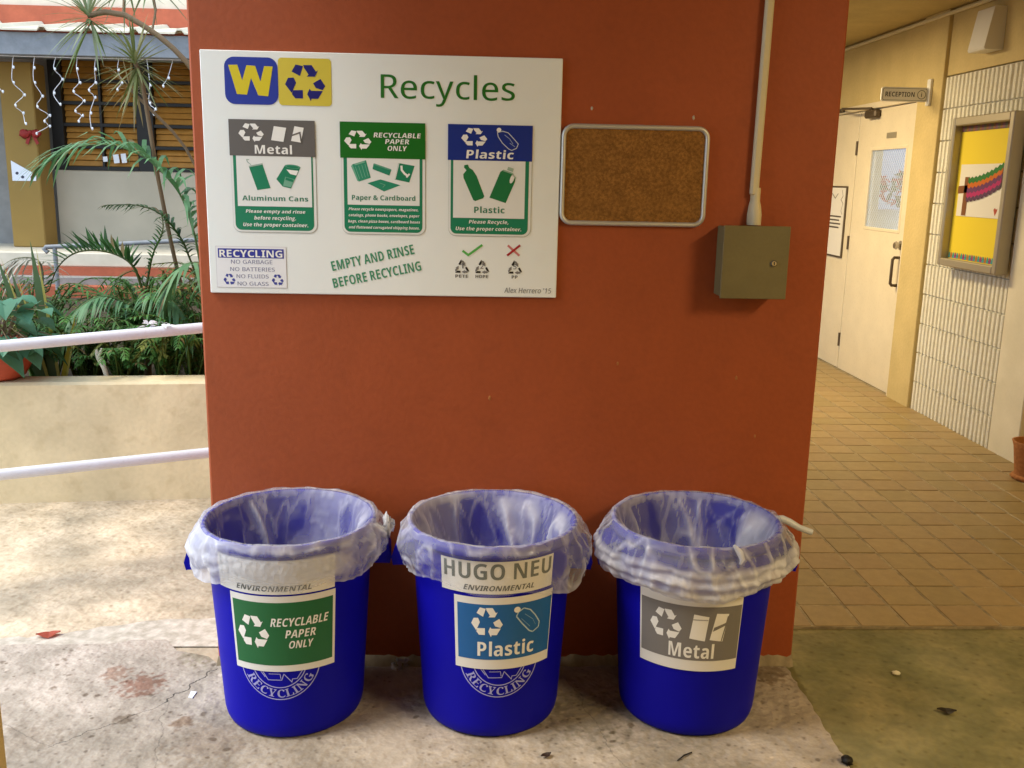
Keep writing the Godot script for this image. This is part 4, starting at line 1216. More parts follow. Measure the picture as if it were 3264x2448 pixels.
func build_corridor() -> void:
	var w := thing("corridor_wall", "yellow plaster corridor wall with a cream door and fluted white blocks", "wall", Vector3(3.12, 0, -3.2))
	var pb := MB.new()
	var slabs := [[3.04, 3.20, 0.0, 2.62, -9.3, -5.62], [3.04, 3.20, 2.13, 2.62, -5.62, -3.885], [3.015, 3.20, 0.0, 2.62, -3.885, -3.548], [3.04, 3.20, 2.21, 2.62, -3.548, -2.2], [3.075, 3.20, 0.0, 2.21, -3.548, -2.5], [3.06, 3.20, 0.0, 2.62, -2.2, 4.6]]
	for q in slabs:
		pb.box(Vector3((q[0] + q[1]) / 2, (q[2] + q[3]) / 2, (q[4] + q[5]) / 2), Vector3(q[1] - q[0], q[3] - q[2], q[5] - q[4]), 0.003)
	wpart(w, "plaster", pb.done(), M["yellow_plaster"])
	wpart(w, "mortar_bed", lim(3.052, 3.072, 0.0, 2.205, -3.546, -2.502), M["mortar"])
	wpart(w, "white_pier", lim(3.022, 3.07, 0.0, 2.208, -2.498, -2.202, 0.004), M["smooth_white"])
	# fluted blocks, course by course
	var rng := RandomNumberGenerator.new()
	rng.seed = 19
	var cache := {}
	for r in 11:
		var y: float = 0.002 + r * 0.2005
		var cuts := [0.4, 0.4, 0.24] if r % 2 == 0 else [0.2, 0.4, 0.44]
		var z := -3.545
		for cw in cuts:
			var key := str(cw)
			if not cache.has(key): cache[key] = fluted_block(cw - 0.009, 0.191)
			var bl := part(w, "block", cache[key], M["white_block"], Vector3(3.053 + rng.randf_range(-0.0015, 0.0015), y, z) - w.position)
			bl.rotation.y = rng.randf_range(-0.002, 0.002)
			z += cw
	# door
	var fb := MB.new()
	for q in [[-5.62, -5.57, 0.0, 2.13], [-3.925, -3.886, 0.0, 2.13], [-5.57, -3.925, 2.085, 2.13]]:
		fb.box(Vector3(3.07, (q[2] + q[3]) / 2, (q[0] + q[1]) / 2), Vector3(0.085, q[3] - q[2], q[1] - q[0]), 0.003)
	wpart(w, "door_frame", fb.done(), M["door_paint"])
	wpart(w, "side_panel", lim(3.058, 3.098, 0.008, 2.082, -5.566, -4.975, 0.003), M["door_paint"])
	var db := MB.new()
	var gz0 := -4.69
	var gz1 := -4.06
	for q in [[-4.955, gz0, 0.01, 2.08], [gz1, -3.93, 0.01, 2.08], [gz0, gz1, 0.01, 1.185], [gz0, gz1, 1.785, 2.08]]:
		db.box(Vector3(3.078, (q[2] + q[3]) / 2, (q[0] + q[1]) / 2), Vector3(0.04, q[3] - q[2], q[1] - q[0]), 0.0)
	var door := wpart(w, "door", db.done(), M["door_paint"])
	var bead := MB.new()
	for q in [[gz0 - 0.012, gz0 + 0.012, 1.173, 1.797], [gz1 - 0.012, gz1 + 0.012, 1.173, 1.797], [gz0 + 0.012, gz1 - 0.012, 1.173, 1.197], [gz0 + 0.012, gz1 - 0.012, 1.773, 1.797]]:
		bead.box(Vector3(3.062, (q[2] + q[3]) / 2, (q[0] + q[1]) / 2), Vector3(0.016, q[3] - q[2], q[1] - q[0]), 0.003)
	part(door, "glazing_bead", bead.done(), M["door_paint"])
	part(door, "pane", lim(3.076, 3.081, 1.186, 1.784, gz0 + 0.001, gz1 - 0.001), M["glass"])
	var wr := MB.new()
	for k in 34:
		var s: float = -4.69 - 0.6 + k * 0.036
		for dr in [1.0, -1.0]:
			var a := Vector2(s if dr > 0 else s + 0.6, 1.186)
			var b2 := Vector2(a.x + 0.598 * dr, 1.784)
			var t0: float = clamp((gz0 - a.x) / (b2.x - a.x), 0.0, 1.0)
			var t1: float = clamp((gz1 - a.x) / (b2.x - a.x), 0.0, 1.0)
			var lo: float = min(t0, t1)
			var hi: float = max(t0, t1)
			if hi - lo < 0.02: continue
			var p := a.lerp(b2, lo)
			var q := a.lerp(b2, hi)
			wr.tube([Vector3(3.073, p.y, p.x), Vector3(3.073, q.y, q.x)], 0.0014, 4, false)
	part(door, "wire_mesh", wr.done(), M["wire"])
	var kb := MB.new()
	kb.tube([Vector3(3.058, 1.094, -3.975), Vector3(3.040, 1.094, -3.975), Vector3(3.032, 1.094, -3.975), Vector3(3.012, 1.094, -3.975), Vector3(2.998, 1.094, -3.975)], [0.034, 0.034, 0.014, 0.030, 0.022], 16)
	part(door, "knob", kb.done(), M["steel"])
	var hb := MB.new()
	hb.tube([Vector3(3.058, 1.005, -4.00), Vector3(3.02, 1.005, -4.00), Vector3(3.008, 0.99, -4.00), Vector3(3.008, 0.82, -4.00), Vector3(3.02, 0.805, -4.00), Vector3(3.058, 0.805, -4.00)], 0.011, 10)
	part(door, "pull_handle", hb.done(), M["bronze"])
	part(door, "name_plate", lim(3.053, 3.058, 1.855, 1.895, -4.42, -4.26), M["case_alloy"])
	for y in [0.25, 1.05, 1.80]:
		var hg := MB.new()
		hg.tube([Vector3(3.052, y - 0.055, -4.965), Vector3(3.052, y + 0.055, -4.965)], 0.010, 8)
		part(door, "hinge", hg.done(), M["bronze"])
	var cb := MB.new()
	cb.box(Vector3(3.030, 2.045, -4.66), Vector3(0.055, 0.06, 0.20), 0.012)
	cb.tube([Vector3(3.010, 2.085, -4.64), Vector3(2.93, 2.09, -4.80), Vector3(2.90, 2.10, -4.95)], 0.010, 6)
	cb.tube([Vector3(2.90, 2.10, -4.95), Vector3(2.96, 2.105, -5.12), Vector3(3.035, 2.11, -5.28)], 0.009, 6)
	cb.box(Vector3(3.022, 2.11, -5.28), Vector3(0.03, 0.03, 0.10), 0.004)
	part(door, "door_closer", cb.done(), M["bronze"])
	# room behind the door: a lobby made up in place of reflections in the glass, open to the sky
	var lob := MB.new()
	lob.box(Vector3(4.4, -0.02, -4.6), Vector3(2.4, 0.04, 3.4))
	lob.box(Vector3(4.4, 1.3, -2.9), Vector3(2.4, 2.6, 0.05))
	lob.box(Vector3(5.6, 0.3, -4.6), Vector3(0.06, 0.6, 3.4))
	wpart(w, "lobby", lob.done(), M["smooth_white"])
	wpart(w, "reflection_wall", lim(3.2, 5.6, 0.0, 2.6, -6.36, -6.30), mat("reflection_blue", lin(0.50, 0.60, 0.80), 0.6))  # blue paint stands for the bluish reflection in the pane
	var vb := MB.new()
	for k in 9:
		vb.box(Vector3(3.22, 1.48, -5.02 + k * 0.020), Vector3(0.004, 0.74, 0.017), 0.0, Basis(UPV, 0.35))
	wpart(w, "reflection_strip", vb.done(), M["smooth_white"])  # white slats stand for the bright strip reflected in the pane
	var fp := thing("reflection_flowers", "made up red flowers in a pot standing in for a red reflection in the door glass", "flowers", Vector3(3.80, 0.0, -5.90))  # added in place of the red reflection in the pane
	var fs := MB.new()
	fs.lathe(Vector3.ZERO, [Vector2(0.0, 0.0), Vector2(0.16, 0.0), Vector2(0.15, 0.04), Vector2(0.05, 0.06), Vector2(0.05, 1.05), Vector2(0.14, 1.10), Vector2(0.18, 1.30), Vector2(0.0, 1.29)], 24)
	part(fp, "pedestal_pot", fs.done(), M["white_plastic"])
	var fl := MB.new()
	for k in 60:
		var a := rng.randf() * TAU
		var e := rng.randf_range(0.0, 1.2)
		var c := Vector3(cos(a) * cos(e) * 0.20, 1.36 + sin(e) * 0.26, sin(a) * cos(e) * 0.24)
		fl.col = Color(0.50, 0.02, 0.03) if k % 3 < 2 else Color(0.05, 0.12, 0.03)
		for q in 4:
			var d := Vector3(rng.randf_range(-1, 1), rng.randf_range(-0.4, 0.8), rng.randf_range(-1, 1)).normalized()
			blade(fl, c, d, 0.10, 0.05, 0.2)
	part(fp, "blooms", fl.done(), M["leaf"])
	# notice on the side panel
	var ns := thing("framed_notice", "framed white notice beside the cream door", "notice", Vector3(3.05, 0.915, -5.29))
	wpart(ns, "frame", lim(3.044, 3.0575, 0.915, 1.502, -5.50, -5.075, 0.003), M["bronze"])
	wpart(ns, "sheet", lim(3.0405, 3.0435, 0.93, 1.487, -5.487, -5.088), M["paper"])
	var np := Print.new()
	np.put = func(x, y, l): return [Vector3(3.0402 - l, y, x), Vector3(-1, 0, 0)]
	var dk := Color(0.10, 0.09, 0.08)
	np.line([Vector2(-5.16, 1.47), Vector2(-5.13, 1.42), Vector2(-5.17, 1.39), Vector2(-5.12, 1.36), Vector2(-5.15, 1.30), Vector2(-5.12, 1.27)], 0.008, Color(0.2, 0.18, 0.16), 1)
	np.line([Vector2(-5.40, 1.45), Vector2(-5.30, 1.40), Vector2(-5.24, 1.44)], 0.010, Color(0.2, 0.18, 0.16), 1)
	for k in 4: np.rect(-5.46, 1.245 - k * 0.03, -5.14 - 0.03 * (k % 2), 1.258 - k * 0.03, dk, 1)
	wpart(ns, "print", np.b.done(), M["ink"])
	# display case
	var dc := thing("display_case", "metal framed display case with yellow paper and a child's drawing", "display case", Vector3(2.99, 1.02, -2.87))
	var cf := MB.new()
	var z0 := -3.21
	var z1 := -2.515
	var y0 := 1.025
	var y1 := 1.925
	for q in [[z0, z0 + 0.035, y0, y1], [z1 - 0.045, z1, y0, y1], [z0 + 0.035, z1 - 0.045, y0, y0 + 0.045], [z0 + 0.035, z1 - 0.045, y1 - 0.05, y1]]:
		cf.box(Vector3(2.982, (q[2] + q[3]) / 2, (q[0] + q[1]) / 2), Vector3(0.076, q[3] - q[2], q[1] - q[0]), 0.006)
	wpart(dc, "frame", cf.done(), M["case_alloy"])
	wpart(dc, "backing", lim(2.995, 3.018, y0 + 0.04, y1 - 0.045, z0 + 0.03, z1 - 0.04), M["yellow_paper"])
	var dp := Print.new()
	dp.put = func(x, y, l): return [Vector3(2.9935 - l, y, x), Vector3(-1, 0, 0)]
	dp.step = 0.0008
	var cols := [Color(0.05, 0.30, 0.28), Color(0.45, 0.16, 0.05), Color(0.05, 0.30, 0.28), Color(0.30, 0.05, 0.20)]
	for k in 24:
		var za := -3.17 + k * 0.0254
		dp.poly(PackedVector2Array([Vector2(za, 1.075), Vector2(za + 0.026, 1.075), Vector2(za + 0.02, 1.105), Vector2(za + 0.008, 1.112)]), cols[k % 4], 1)
	wpart(dc, "border_strip", dp.b.done(), M["ink"])
	dp.b = MB.new()
	for k in 24:
		var za := -3.17 + k * 0.0254
		dp.rect(za, 1.840, za + 0.026, 1.874, [Color(0.16, 0.06, 0.10), Color(0.10, 0.10, 0.06), Color(0.20, 0.09, 0.03)][k % 3], 1)
	wpart(dc, "border_strip", dp.b.done(), M["ink"])
	var dr2 := Print.new()
	dr2.put = dp.put
	dr2.step = 0.0008
	dr2.rect(-3.128, 1.335, -2.632, 1.645, Color(0.70, 0.68, 0.60), 2)
	var br := Color(0.19, 0.075, 0.03)
	dr2.poly(PackedVector2Array([Vector2(-3.062, 1.57), Vector2(-3.008, 1.57), Vector2(-3.012, 1.34), Vector2(-3.064, 1.34)]), br, 4)
	dr2.poly(PackedVector2Array([Vector2(-3.135, 1.515), Vector2(-2.965, 1.525), Vector2(-2.965, 1.48), Vector2(-3.135, 1.47)]), br, 4)
	var lay := 4
	for st in [[Color(0.03, 0.17, 0.04), 1.545, 0.034], [Color(0.50, 0.13, 0.02), 1.515, 0.030], [Color(0.13, 0.04, 0.12), 1.486, 0.032], [Color(0.40, 0.03, 0.14), 1.462, 0.022], [Color(0.10, 0.05, 0.10), 1.437, 0.020]]:
		var band := PackedVector2Array()
		for k in 19:
			var t := k / 18.0
			band.append(Vector2(lerp(-3.02, -2.645, t), st[1] + st[2] * 0.6 + 0.085 * pow(t, 1.8) + (0.006 if k % 2 == 0 else -0.006)))
		for k in 19:
			var t := 1.0 - k / 18.0
			band.append(Vector2(lerp(-3.02, -2.645, t), st[1] - st[2] * 0.6 + 0.085 * pow(t, 1.8) + (0.005 if k % 2 == 0 else -0.005)))
		lay += 1
		dr2.poly(band, st[0], lay)
	dr2.poly(PackedVector2Array([Vector2(-2.70, 1.385), Vector2(-2.685, 1.395), Vector2(-2.672, 1.386), Vector2(-2.657, 1.392), Vector2(-2.660, 1.375), Vector2(-2.680, 1.350)]), Color(0.40, 0.08, 0.05), 3)
	wpart(dc, "drawing", dr2.b.done(), M["ink"])
	# projecting sign
	var sg := thing("projecting_sign", "small projecting sign reading reception above the corridor door", "sign", Vector3(3.0, 2.05, -3.70))
	wpart(sg, "bracket", lim(2.996, 3.014, 2.035, 2.205, -3.725, -3.675, 0.003), M["sign_plastic"])
	var sb := MB.new()
	sb.prism(Print.rpts(2.682, 2.058, 2.995, 2.150, 0.016, 0.016), Vector3(0, 0, -3.708), Vector3(1, 0, 0), UPV, Vector3(0, 0, 0.014))
	wpart(sg, "plate", sb.done(), M["sign_plastic"])
	var sp := Print.new()
	sp.put = func(x, y, l): return [Vector3(x, y, -3.6935 + l), Vector3(0, 0, 1)]
	sp.rrect(2.690, 2.065, 2.988, 2.143, 0.012, 0.012, Color(0.16, 0.18, 0.18), 0)
	sp.rrect(2.693, 2.068, 2.985, 2.140, 0.011, 0.011, Color(0.78, 0.78, 0.74), 1)
	sp.text("RECEPTION", 2.708, 2.089, 2.905, 2.119, Color(0.04, 0.05, 0.05), sans_bold, 2)
	sp.ring(2.952, 2.104, 0.027, 0.004, 0, 360, Color(0.10, 0.13, 0.12), 2)
	sp.text("i", 2.949, 2.090, 2.955, 2.118, Color(0.08, 0.10, 0.10), sans_bold, 2)
	wpart(sg, "print", sp.b.done(), M["ink"])
	# wall light and conduit along the ceiling
	var wl := thing("wall_light_box", "unlit white wedge shaped light box high on the corridor wall", "light box", Vector3(3.04, 2.29, -2.99))
	var wb := MB.new()
	wb.prism(PackedVector2Array([Vector2(0, 0), Vector2(-0.105, 0.0), Vector2(-0.112, 0.012), Vector2(-0.075, 0.235), Vector2(-0.068, 0.24), Vector2(0, 0.24)]), Vector3(3.039, 2.292, -3.09), Vector3(1, 0, 0), UPV, Vector3(0, 0, 0.19))
	wpart(wl, "cover", wb.done(), M["white_plastic"])
	var cd := MB.new()
	cd.tube([Vector3(3.018, 2.594, -9.2), Vector3(3.018, 2.594, 4.4)], 0.013, 10)
	single("ceiling_conduit", cd.done(), M["conduit"], "thin pipe along the corner of corridor wall and ceiling", "pipe")
	setting("corridor_end_wall", lim(-0.9, 3.4, 0.0, 2.62, -9.45, -9.3), M["yellow_plaster"])
	# clay pot at the right edge
	var cp := thing("clay_pot", "orange clay pot at the right edge of the picture", "pot", Vector3(2.95, 0, -1.93))
	var cpb := MB.new()
	cpb.lathe(Vector3.ZERO, [Vector2(0, 0.004), Vector2(0.085, 0.0), Vector2(0.10, 0.015), Vector2(0.09, 0.03), Vector2(0.08, 0.035), Vector2(0.10, 0.18), Vector2(0.11, 0.21), Vector2(0.095, 0.21), Vector2(0.08, 0.17), Vector2(0, 0.16)], 32)
	part(cp, "body", cpb.done(), M["orange_clay"])
	ceiling_lamp("fluorescent ceiling lamp hidden behind the pillar over the corridor", Vector3(1.3, 2.57, -4.1), 4.2)
	ceiling_lamp("fluorescent ceiling lamp over the walkway right of the camera", Vector3(2.3, 2.57, 2.3), 2.6)
	var yc := thing("extended_yellow_wall", "end of a yellow painted wall at the lower left edge of the picture, lengthened unseen to block light", "wall", Vector3(-0.966, 0, 2.8))
	part(yc, "plaster", box_mesh(Vector3(0, 1.31, 0.03), Vector3(0.27, 2.62, 3.26), 0.008), M["yellow_plaster"])  # runs on behind the camera, put in to shut out side light

# ------------------------------------------------------------------ building across the courtyard
func build_far_building() -> void:
	var b := thing("school_building", "beige and orange school building with a grey metal canopy across the courtyard", "building", Vector3(-4.0, 0.0, -7.4))
	wpart(b, "terrace", lim(-9.5, 0.6, 0.0, 0.62, -7.5, -6.28), M["far_red"])
	wpart(b, "terrace_edge", lim(-9.5, 0.6, 0.621, 0.752, -7.5, -6.30, 0.01), M["far_white"])
	wpart(b, "grey_step", lim(-9.5, 0.6, 0.0, 0.540, -6.279, -6.16, 0.008), M["far_grey"])
	wpart(b, "red_step", lim(-9.5, 0.6, 0.0, 0.470, -6.158, -6.06, 0.008), M["far_red"])
	wpart(b, "sill_wall", lim(-4.23, 0.6, 0.753, 1.505, -7.40, -7.20), M["far_beige"])
	wpart(b, "upper_wall", lim(-9.5, 0.6, 3.06, 6.4, -7.55, -7.20), M["far_white"])
	wpart(b, "orange_band", lim(-9.5, 0.6, 2.60, 3.058, -7.55, -7.16), M["far_red"])
	wpart(b, "recess_wall", lim(-9.5, -4.2, 0.753, 2.598, -7.5, -7.32), M["far_grey"])
	wpart(b, "column", lim(-4.55, -4.235, 0.753, 2.50, -7.15, -6.86, 0.01), M["far_yellow"])
	wpart(b, "back_room", lim(-4.8, 0.6, 1.3, 3.0, -7.75, -7.62), M["far_yellow"])
	# steel windows with wooden louvres
	for wi in 2:
		var xs := [[-4.232, -3.396], [-3.396, -2.30]][wi] as Array
		var fr := MB.new()
		var left := 0.118 if wi == 0 else 0.167
		fr.box(Vector3(xs[0] + left / 2, 2.05, -7.24), Vector3(left, 1.09, 0.09), 0.004)
		if wi == 0: fr.box(Vector3(-3.748, 2.05, -7.235), Vector3(0.022, 1.06, 0.05))
		else: fr.box(Vector3(-2.78, 2.05, -7.235), Vector3(0.022, 1.06, 0.05))
		for y in [2.374, 2.160, 1.951, 1.739]:
			fr.box(Vector3((xs[0] + left + xs[1]) / 2, y, -7.228), Vector3(xs[1] - xs[0] - left, 0.030, 0.045))
		fr.box(Vector3((xs[0] + left + xs[1]) / 2, 1.525, -7.22), Vector3(xs[1] - xs[0] - left, 0.040, 0.06))
		fr.box(Vector3((xs[0] + left + xs[1]) / 2, 2.585, -7.22), Vector3(xs[1] - xs[0] - left, 0.030, 0.06))
		var win := wpart(b, "louvre_window", fr.done(), M["black_metal"])
		var lites := [[-4.112, -3.762], [-3.734, -3.40]] if wi == 0 else [[-3.226, -2.795], [-2.765, -2.31]]
		var bands := [[1.547, 1.722], [1.756, 1.934], [1.968, 2.143], [2.177, 2.357], [2.391, 2.568]]
		for lt in lites:
			for bd in bands:
				for k in 3:
					var y: float = lerp(bd[0], bd[1], (k + 0.5) / 3.0)
					var sb := MB.new()
					sb.box(Vector3((lt[0] + lt[1]) / 2, y, -7.262), Vector3(lt[1] - lt[0], 0.058, 0.010), 0.002, Basis(Vector3(1, 0, 0), -0.42))
					part(win, "slat", sb.done(), M["amber_slat"])
	for q in [[-3.62, 1.625, 0.055, 0.085], [-3.545, 1.632, 0.05, 0.09], [-3.73, 1.62, 0.045, 0.05]]:  # white cards added in place of bright highlights in the window
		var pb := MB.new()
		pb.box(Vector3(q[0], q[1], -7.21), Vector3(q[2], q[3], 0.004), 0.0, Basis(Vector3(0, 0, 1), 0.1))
		wpart(b, "window_highlight", pb.done(), M["bulb_white"])
	# canopy
	wpart(b, "canopy_fascia", lim(-9.5, 0.6, 2.503, 2.697, -6.33, -6.29, 0.006), M["grey_metal"])
	var cs := MB.new()
	var prof := []
	var x := -9.4
	while x < 0.5:
		prof.append_array([Vector2(x, 0.0), Vector2(x + 0.31, 0.0), Vector2(x + 0.335, 0.032), Vector2(x + 0.375, 0.032), Vector2(x + 0.40, 0.0)])
		x += 0.40
	for i in prof.size() - 1:
		var p: Vector2 = prof[i]
		var q: Vector2 = prof[i + 1]
		if p.is_equal_approx(q): continue
		var a := Vector3(p.x, 2.703 + p.y, -6.24)
		var c := Vector3(q.x, 2.703 + q.y, -6.24)
		var bk := Vector3(0, 0.16, -0.91)
		var th := Vector3(0, 0.016, 0)
		cs.quad(a + th, c + th, c + bk + th, a + bk + th, UPV)
		cs.quad(a, c, c + bk, a + bk, -UPV)
		cs.quad(a, c, c + th, a + th, Vector3(0, 0, 1))
	wpart(b, "canopy_sheet", cs.done(), M["far_white"])
	wpart(b, "canopy_beam", lim(-9.5, 0.6, 2.56, 2.66, -7.155, -7.10), M["grey_metal"])
	# things on the building
	var bw := thing("red_bow", "dark red bow hanging on the yellow column across the courtyard", "bow", Vector3(-4.28, 1.78, -6.85))
	var bb := MB.new()
	bb.blob(Vector3(-0.055, 0.06, 0.02), Vector3(0.05, 0.04, 0.02), 0.6, 3, 8)
	bb.blob(Vector3(0.05, 0.06, 0.02), Vector3(0.05, 0.036, 0.02), 0.6, 4, 8)
	bb.blob(Vector3(0.0, 0.07, 0.025), Vector3(0.022, 0.022, 0.02), 0.3, 5, 8)
	bb.box(Vector3(-0.03, 0.005, 0.012), Vector3(0.03, 0.09, 0.006), 0.0, Basis(Vector3(0, 0, 1), -0.35))
	bb.box(Vector3(0.04, 0.005, 0.012), Vector3(0.03, 0.09, 0.006), 0.0, Basis(Vector3(0, 0, 1), 0.4))
	part(bw, "ribbon", bb.done(), M["bow_red"])
	var tb := MB.new()
	tb.prism(PackedVector2Array([Vector2(-4.50, 1.585), Vector2(-4.44, 1.55), Vector2(-4.27, 1.455), Vector2(-4.275, 1.395), Vector2(-4.50, 1.392)]), Vector3(0, 0, -6.858), Vector3(1, 0, 0), UPV, Vector3(0, 0, 0.004))
	var ps := thing("paper_sign", "white paper with a slanted top pinned to the yellow column", "paper", Vector3(-4.39, 1.39, -6.855))
	wpart(ps, "sheet", tb.done(), M["bulb_white"])
	var pp := Print.new()
	pp.put = func(xx, yy, l): return [Vector3(xx, yy, -6.8535 + l), Vector3(0, 0, 1)]
	for q in [[-4.45, 1.465], [-4.40, 1.43], [-4.31, 1.43]]:
		pp.b = MB.new()
		pp.ellipse(q[0], q[1], 0.016, 0.014, 0.3, Color(0.05, 0.05, 0.08), 1)
		wpart(ps, "printed_dot", pp.b.done(), M["ink"])
	# icicle lights
	var sl := thing("icicle_lights", "white icicle string lights hanging under the grey canopy", "string lights", Vector3(-3.6, 2.5, -6.34))
	var strands := [
		[Vector2(-4.42, 2.50), Vector2(-4.40, 2.35), Vector2(-4.34, 2.27), Vector2(-4.29, 2.19)],
		[Vector2(-4.161, 2.50), Vector2(-4.165, 2.40), Vector2(-4.18, 2.269), Vector2(-4.103, 2.166), Vector2(-4.176, 2.069), Vector2(-4.128, 2.007), Vector2(-4.098, 1.912)],
		[Vector2(-3.974, 2.50), Vector2(-3.98, 2.40), Vector2(-3.992, 2.273), Vector2(-3.943, 2.159), Vector2(-3.983, 2.063), Vector2(-3.892, 1.991), Vector2(-3.929, 1.937), Vector2(-3.889, 1.895), Vector2(-4.024, 1.828)],
		[Vector2(-3.786, 2.50), Vector2(-3.80, 2.393), Vector2(-3.753, 2.31), Vector2(-3.833, 2.188), Vector2(-3.776, 2.089)],
		[Vector2(-3.596, 2.50), Vector2(-3.60, 2.40), Vector2(-3.594, 2.283), Vector2(-3.654, 2.203), Vector2(-3.568, 2.125), Vector2(-3.656, 2.033), Vector2(-3.599, 1.997), Vector2(-3.625, 1.944)],
		[Vector2(-3.435, 2.50), Vector2(-3.44, 2.40), Vector2(-3.454, 2.286), Vector2(-3.513, 2.216), Vector2(-3.474, 2.159), Vector2(-3.521, 2.02), Vector2(-3.515, 1.882)],
		[Vector2(-3.227, 2.50), Vector2(-3.235, 2.40), Vector2(-3.221, 2.291), Vector2(-3.258, 2.227)],
		[Vector2(-2.98, 2.50), Vector2(-2.963, 2.276), Vector2(-2.978, 2.118), Vector2(-2.926, 2.066), Vector2(-2.956, 2.022)],
		[Vector2(-2.746, 2.50), Vector2(-2.802, 2.343), Vector2(-2.85, 2.269)]]
	var cable := MB.new()
	cable.tube([Vector3(-4.6, 2.498, -6.345), Vector3(-3.6, 2.494, -6.345), Vector3(-2.6, 2.498, -6.345)], 0.006, 6)
	wpart(sl, "cable", cable.done(), M["wire"])
	for s in strands:
		var st := MB.new()
		var path := []
		for p in s: path.append(Vector3(p.x, p.y, -6.345 + 0.02 * sin(p.y * 40.0)))
		st.tube(smooth(path, 24), 0.0032, 5)
		var so := wpart(sl, "strand", st.done(), M["wire"])
		for k in range(1, path.size()):
			var bm := MB.new()
			bm.blob(path[k] + Vector3(0.012, -0.004, 0.004), Vector3(0.010, 0.015, 0.010), 0.0, 1, 5)
			part(so, "bulb", bm.done(), M["bulb_white"])
	var hr := thing("far_handrail", "grey pipe handrail in front of the terrace across the courtyard", "handrail", Vector3(-3.0, -0.03, -5.72))
	var hrm := MB.new()
	hrm.tube([Vector3(-3.72, 0.80, -5.72), Vector3(-3.75, 0.825, -5.72), Vector3(-3.73, 0.845, -5.72), Vector3(-3.15, 0.880, -5.72), Vector3(-1.6, 0.985, -5.72)], 0.021, 10)
	wpart(hr, "rail", hrm.done(), M["grey_metal"])
	for px in [-3.66, -1.7]:
		var pm := MB.new()
		pm.tube([Vector3(px, -0.03, -5.72), Vector3(px, 0.845 + (px + 3.73) * 0.066, -5.72)], 0.019, 10)
		wpart(hr, "post", pm.done(), M["grey_metal"])

# ------------------------------------------------------------------ planter, railing, plants
func blade(b: MB, p: Vector3, d: Vector3, length: float, width: float, droop: float, segs := 4, face := Vector3.ZERO) -> void:
	var side := d.cross(UPV)
	if side.length() < 0.05: side = Vector3(1, 0, 0)
	side = side.normalized()
	if face != Vector3.ZERO: side = d.cross(face).normalized()
	var prev := []
	for k in segs + 1:
		var s := float(k) / segs
		var c := p + d * length * s + Vector3(0, -droop * length * s * s, 0)
		var w: float = width * 0.5 * (sin(PI * pow(clamp(s * 0.93 + 0.07, 0.0, 1.0), 0.75)))
		var row := [c - side * w, c + side * w]
		if k > 0:
			var nn: Vector3 = (row[0] - prev[0]).cross(side).normalized()
			if nn.y < 0: nn = -nn
			b.quad(prev[0], prev[1], row[1], row[0], nn)
		prev = row

func smooth(pts: Array, n: int) -> Array:
	var c := Curve3D.new()
	for i in pts.size():
		var t: Vector3 = (pts[min(i + 1, pts.size() - 1)] - pts[max(i - 1, 0)]) / 6.0
		c.add_point(pts[i], -t, t)
	var o := []
	var total := c.get_baked_length()
	for k in n + 1: o.append(c.sample_baked(total * k / n, true))
	return o

func frond(b: MB, pts: Array, leaf_len: float, count: int, width: float, ca: Color, cb: Color, rng: RandomNumberGenerator, bare := 0.2, lift := 0.25, droop := 0.45) -> void:
	var path := smooth(pts, count)
	var rr := []
	for k in path.size(): rr.append(lerp(0.0075, 0.0022, float(k) / path.size()))
	b.col = ca.lerp(Color(0.16, 0.17, 0.04), 0.4)
	b.tube(path, rr, 5)
	for k in range(int(bare * count), count + 1):
		var t := float(k) / count
		var u := (t - bare) / (1.0 - bare)
		var T: Vector3 = (path[min(k + 1, count)] - path[max(k - 1, 0)]).normalized()
		var S := T.cross(UPV)
		if S.length() < 0.1: S = Vector3(0.6, 0, 0.8)
		S = S.normalized()
		var U := S.cross(T).normalized()
		if U.y < 0: U = -U
		var ll: float = leaf_len * (0.35 + 0.65 * sin(PI * clamp(u * 0.85 + 0.15, 0.0, 1.0))) * rng.randf_range(0.88, 1.1)
		for sg in [-1.0, 1.0]:
			b.col = ca.lerp(cb, rng.randf()) * rng.randf_range(0.85, 1.15)
			if rng.randf() < 0.05: b.col = Color(0.20, 0.15, 0.06)
			b.col.a = 1.0
			if rng.randf() < 0.06: continue
			var d: Vector3 = (S * sg * 0.75 + T * (0.45 + 0.5 * u + rng.randf_range(-0.18, 0.18)) + U * lift * rng.randf_range(0.6, 1.4)).normalized()
			blade(b, path[k], d, ll, width, droop * rng.randf_range(0.7, 1.3), 4)

func rosette(b: MB, c: Vector3, n: int, length: float, width: float, rng: RandomNumberGenerator, ca: Color, cb: Color, axis := UPV) -> void:
	var turn := Basis(Quaternion(UPV, axis.normalized()))
	for k in n:
		var a := k * 2.39996 + rng.randf_range(-0.2, 0.2)
		var e: float = lerp(1.35, -0.75, pow(float(k) / n, 0.8))
		var d := turn * Vector3(cos(a) * cos(e), sin(e), sin(a) * cos(e))
		b.col = ca.lerp(cb, rng.randf())
		blade(b, c - axis.normalized() * 0.05 * float(k) / n, d, length * rng.randf_range(0.75, 1.08), width, 0.22 * rng.randf_range(0.3, 1.6), 5)

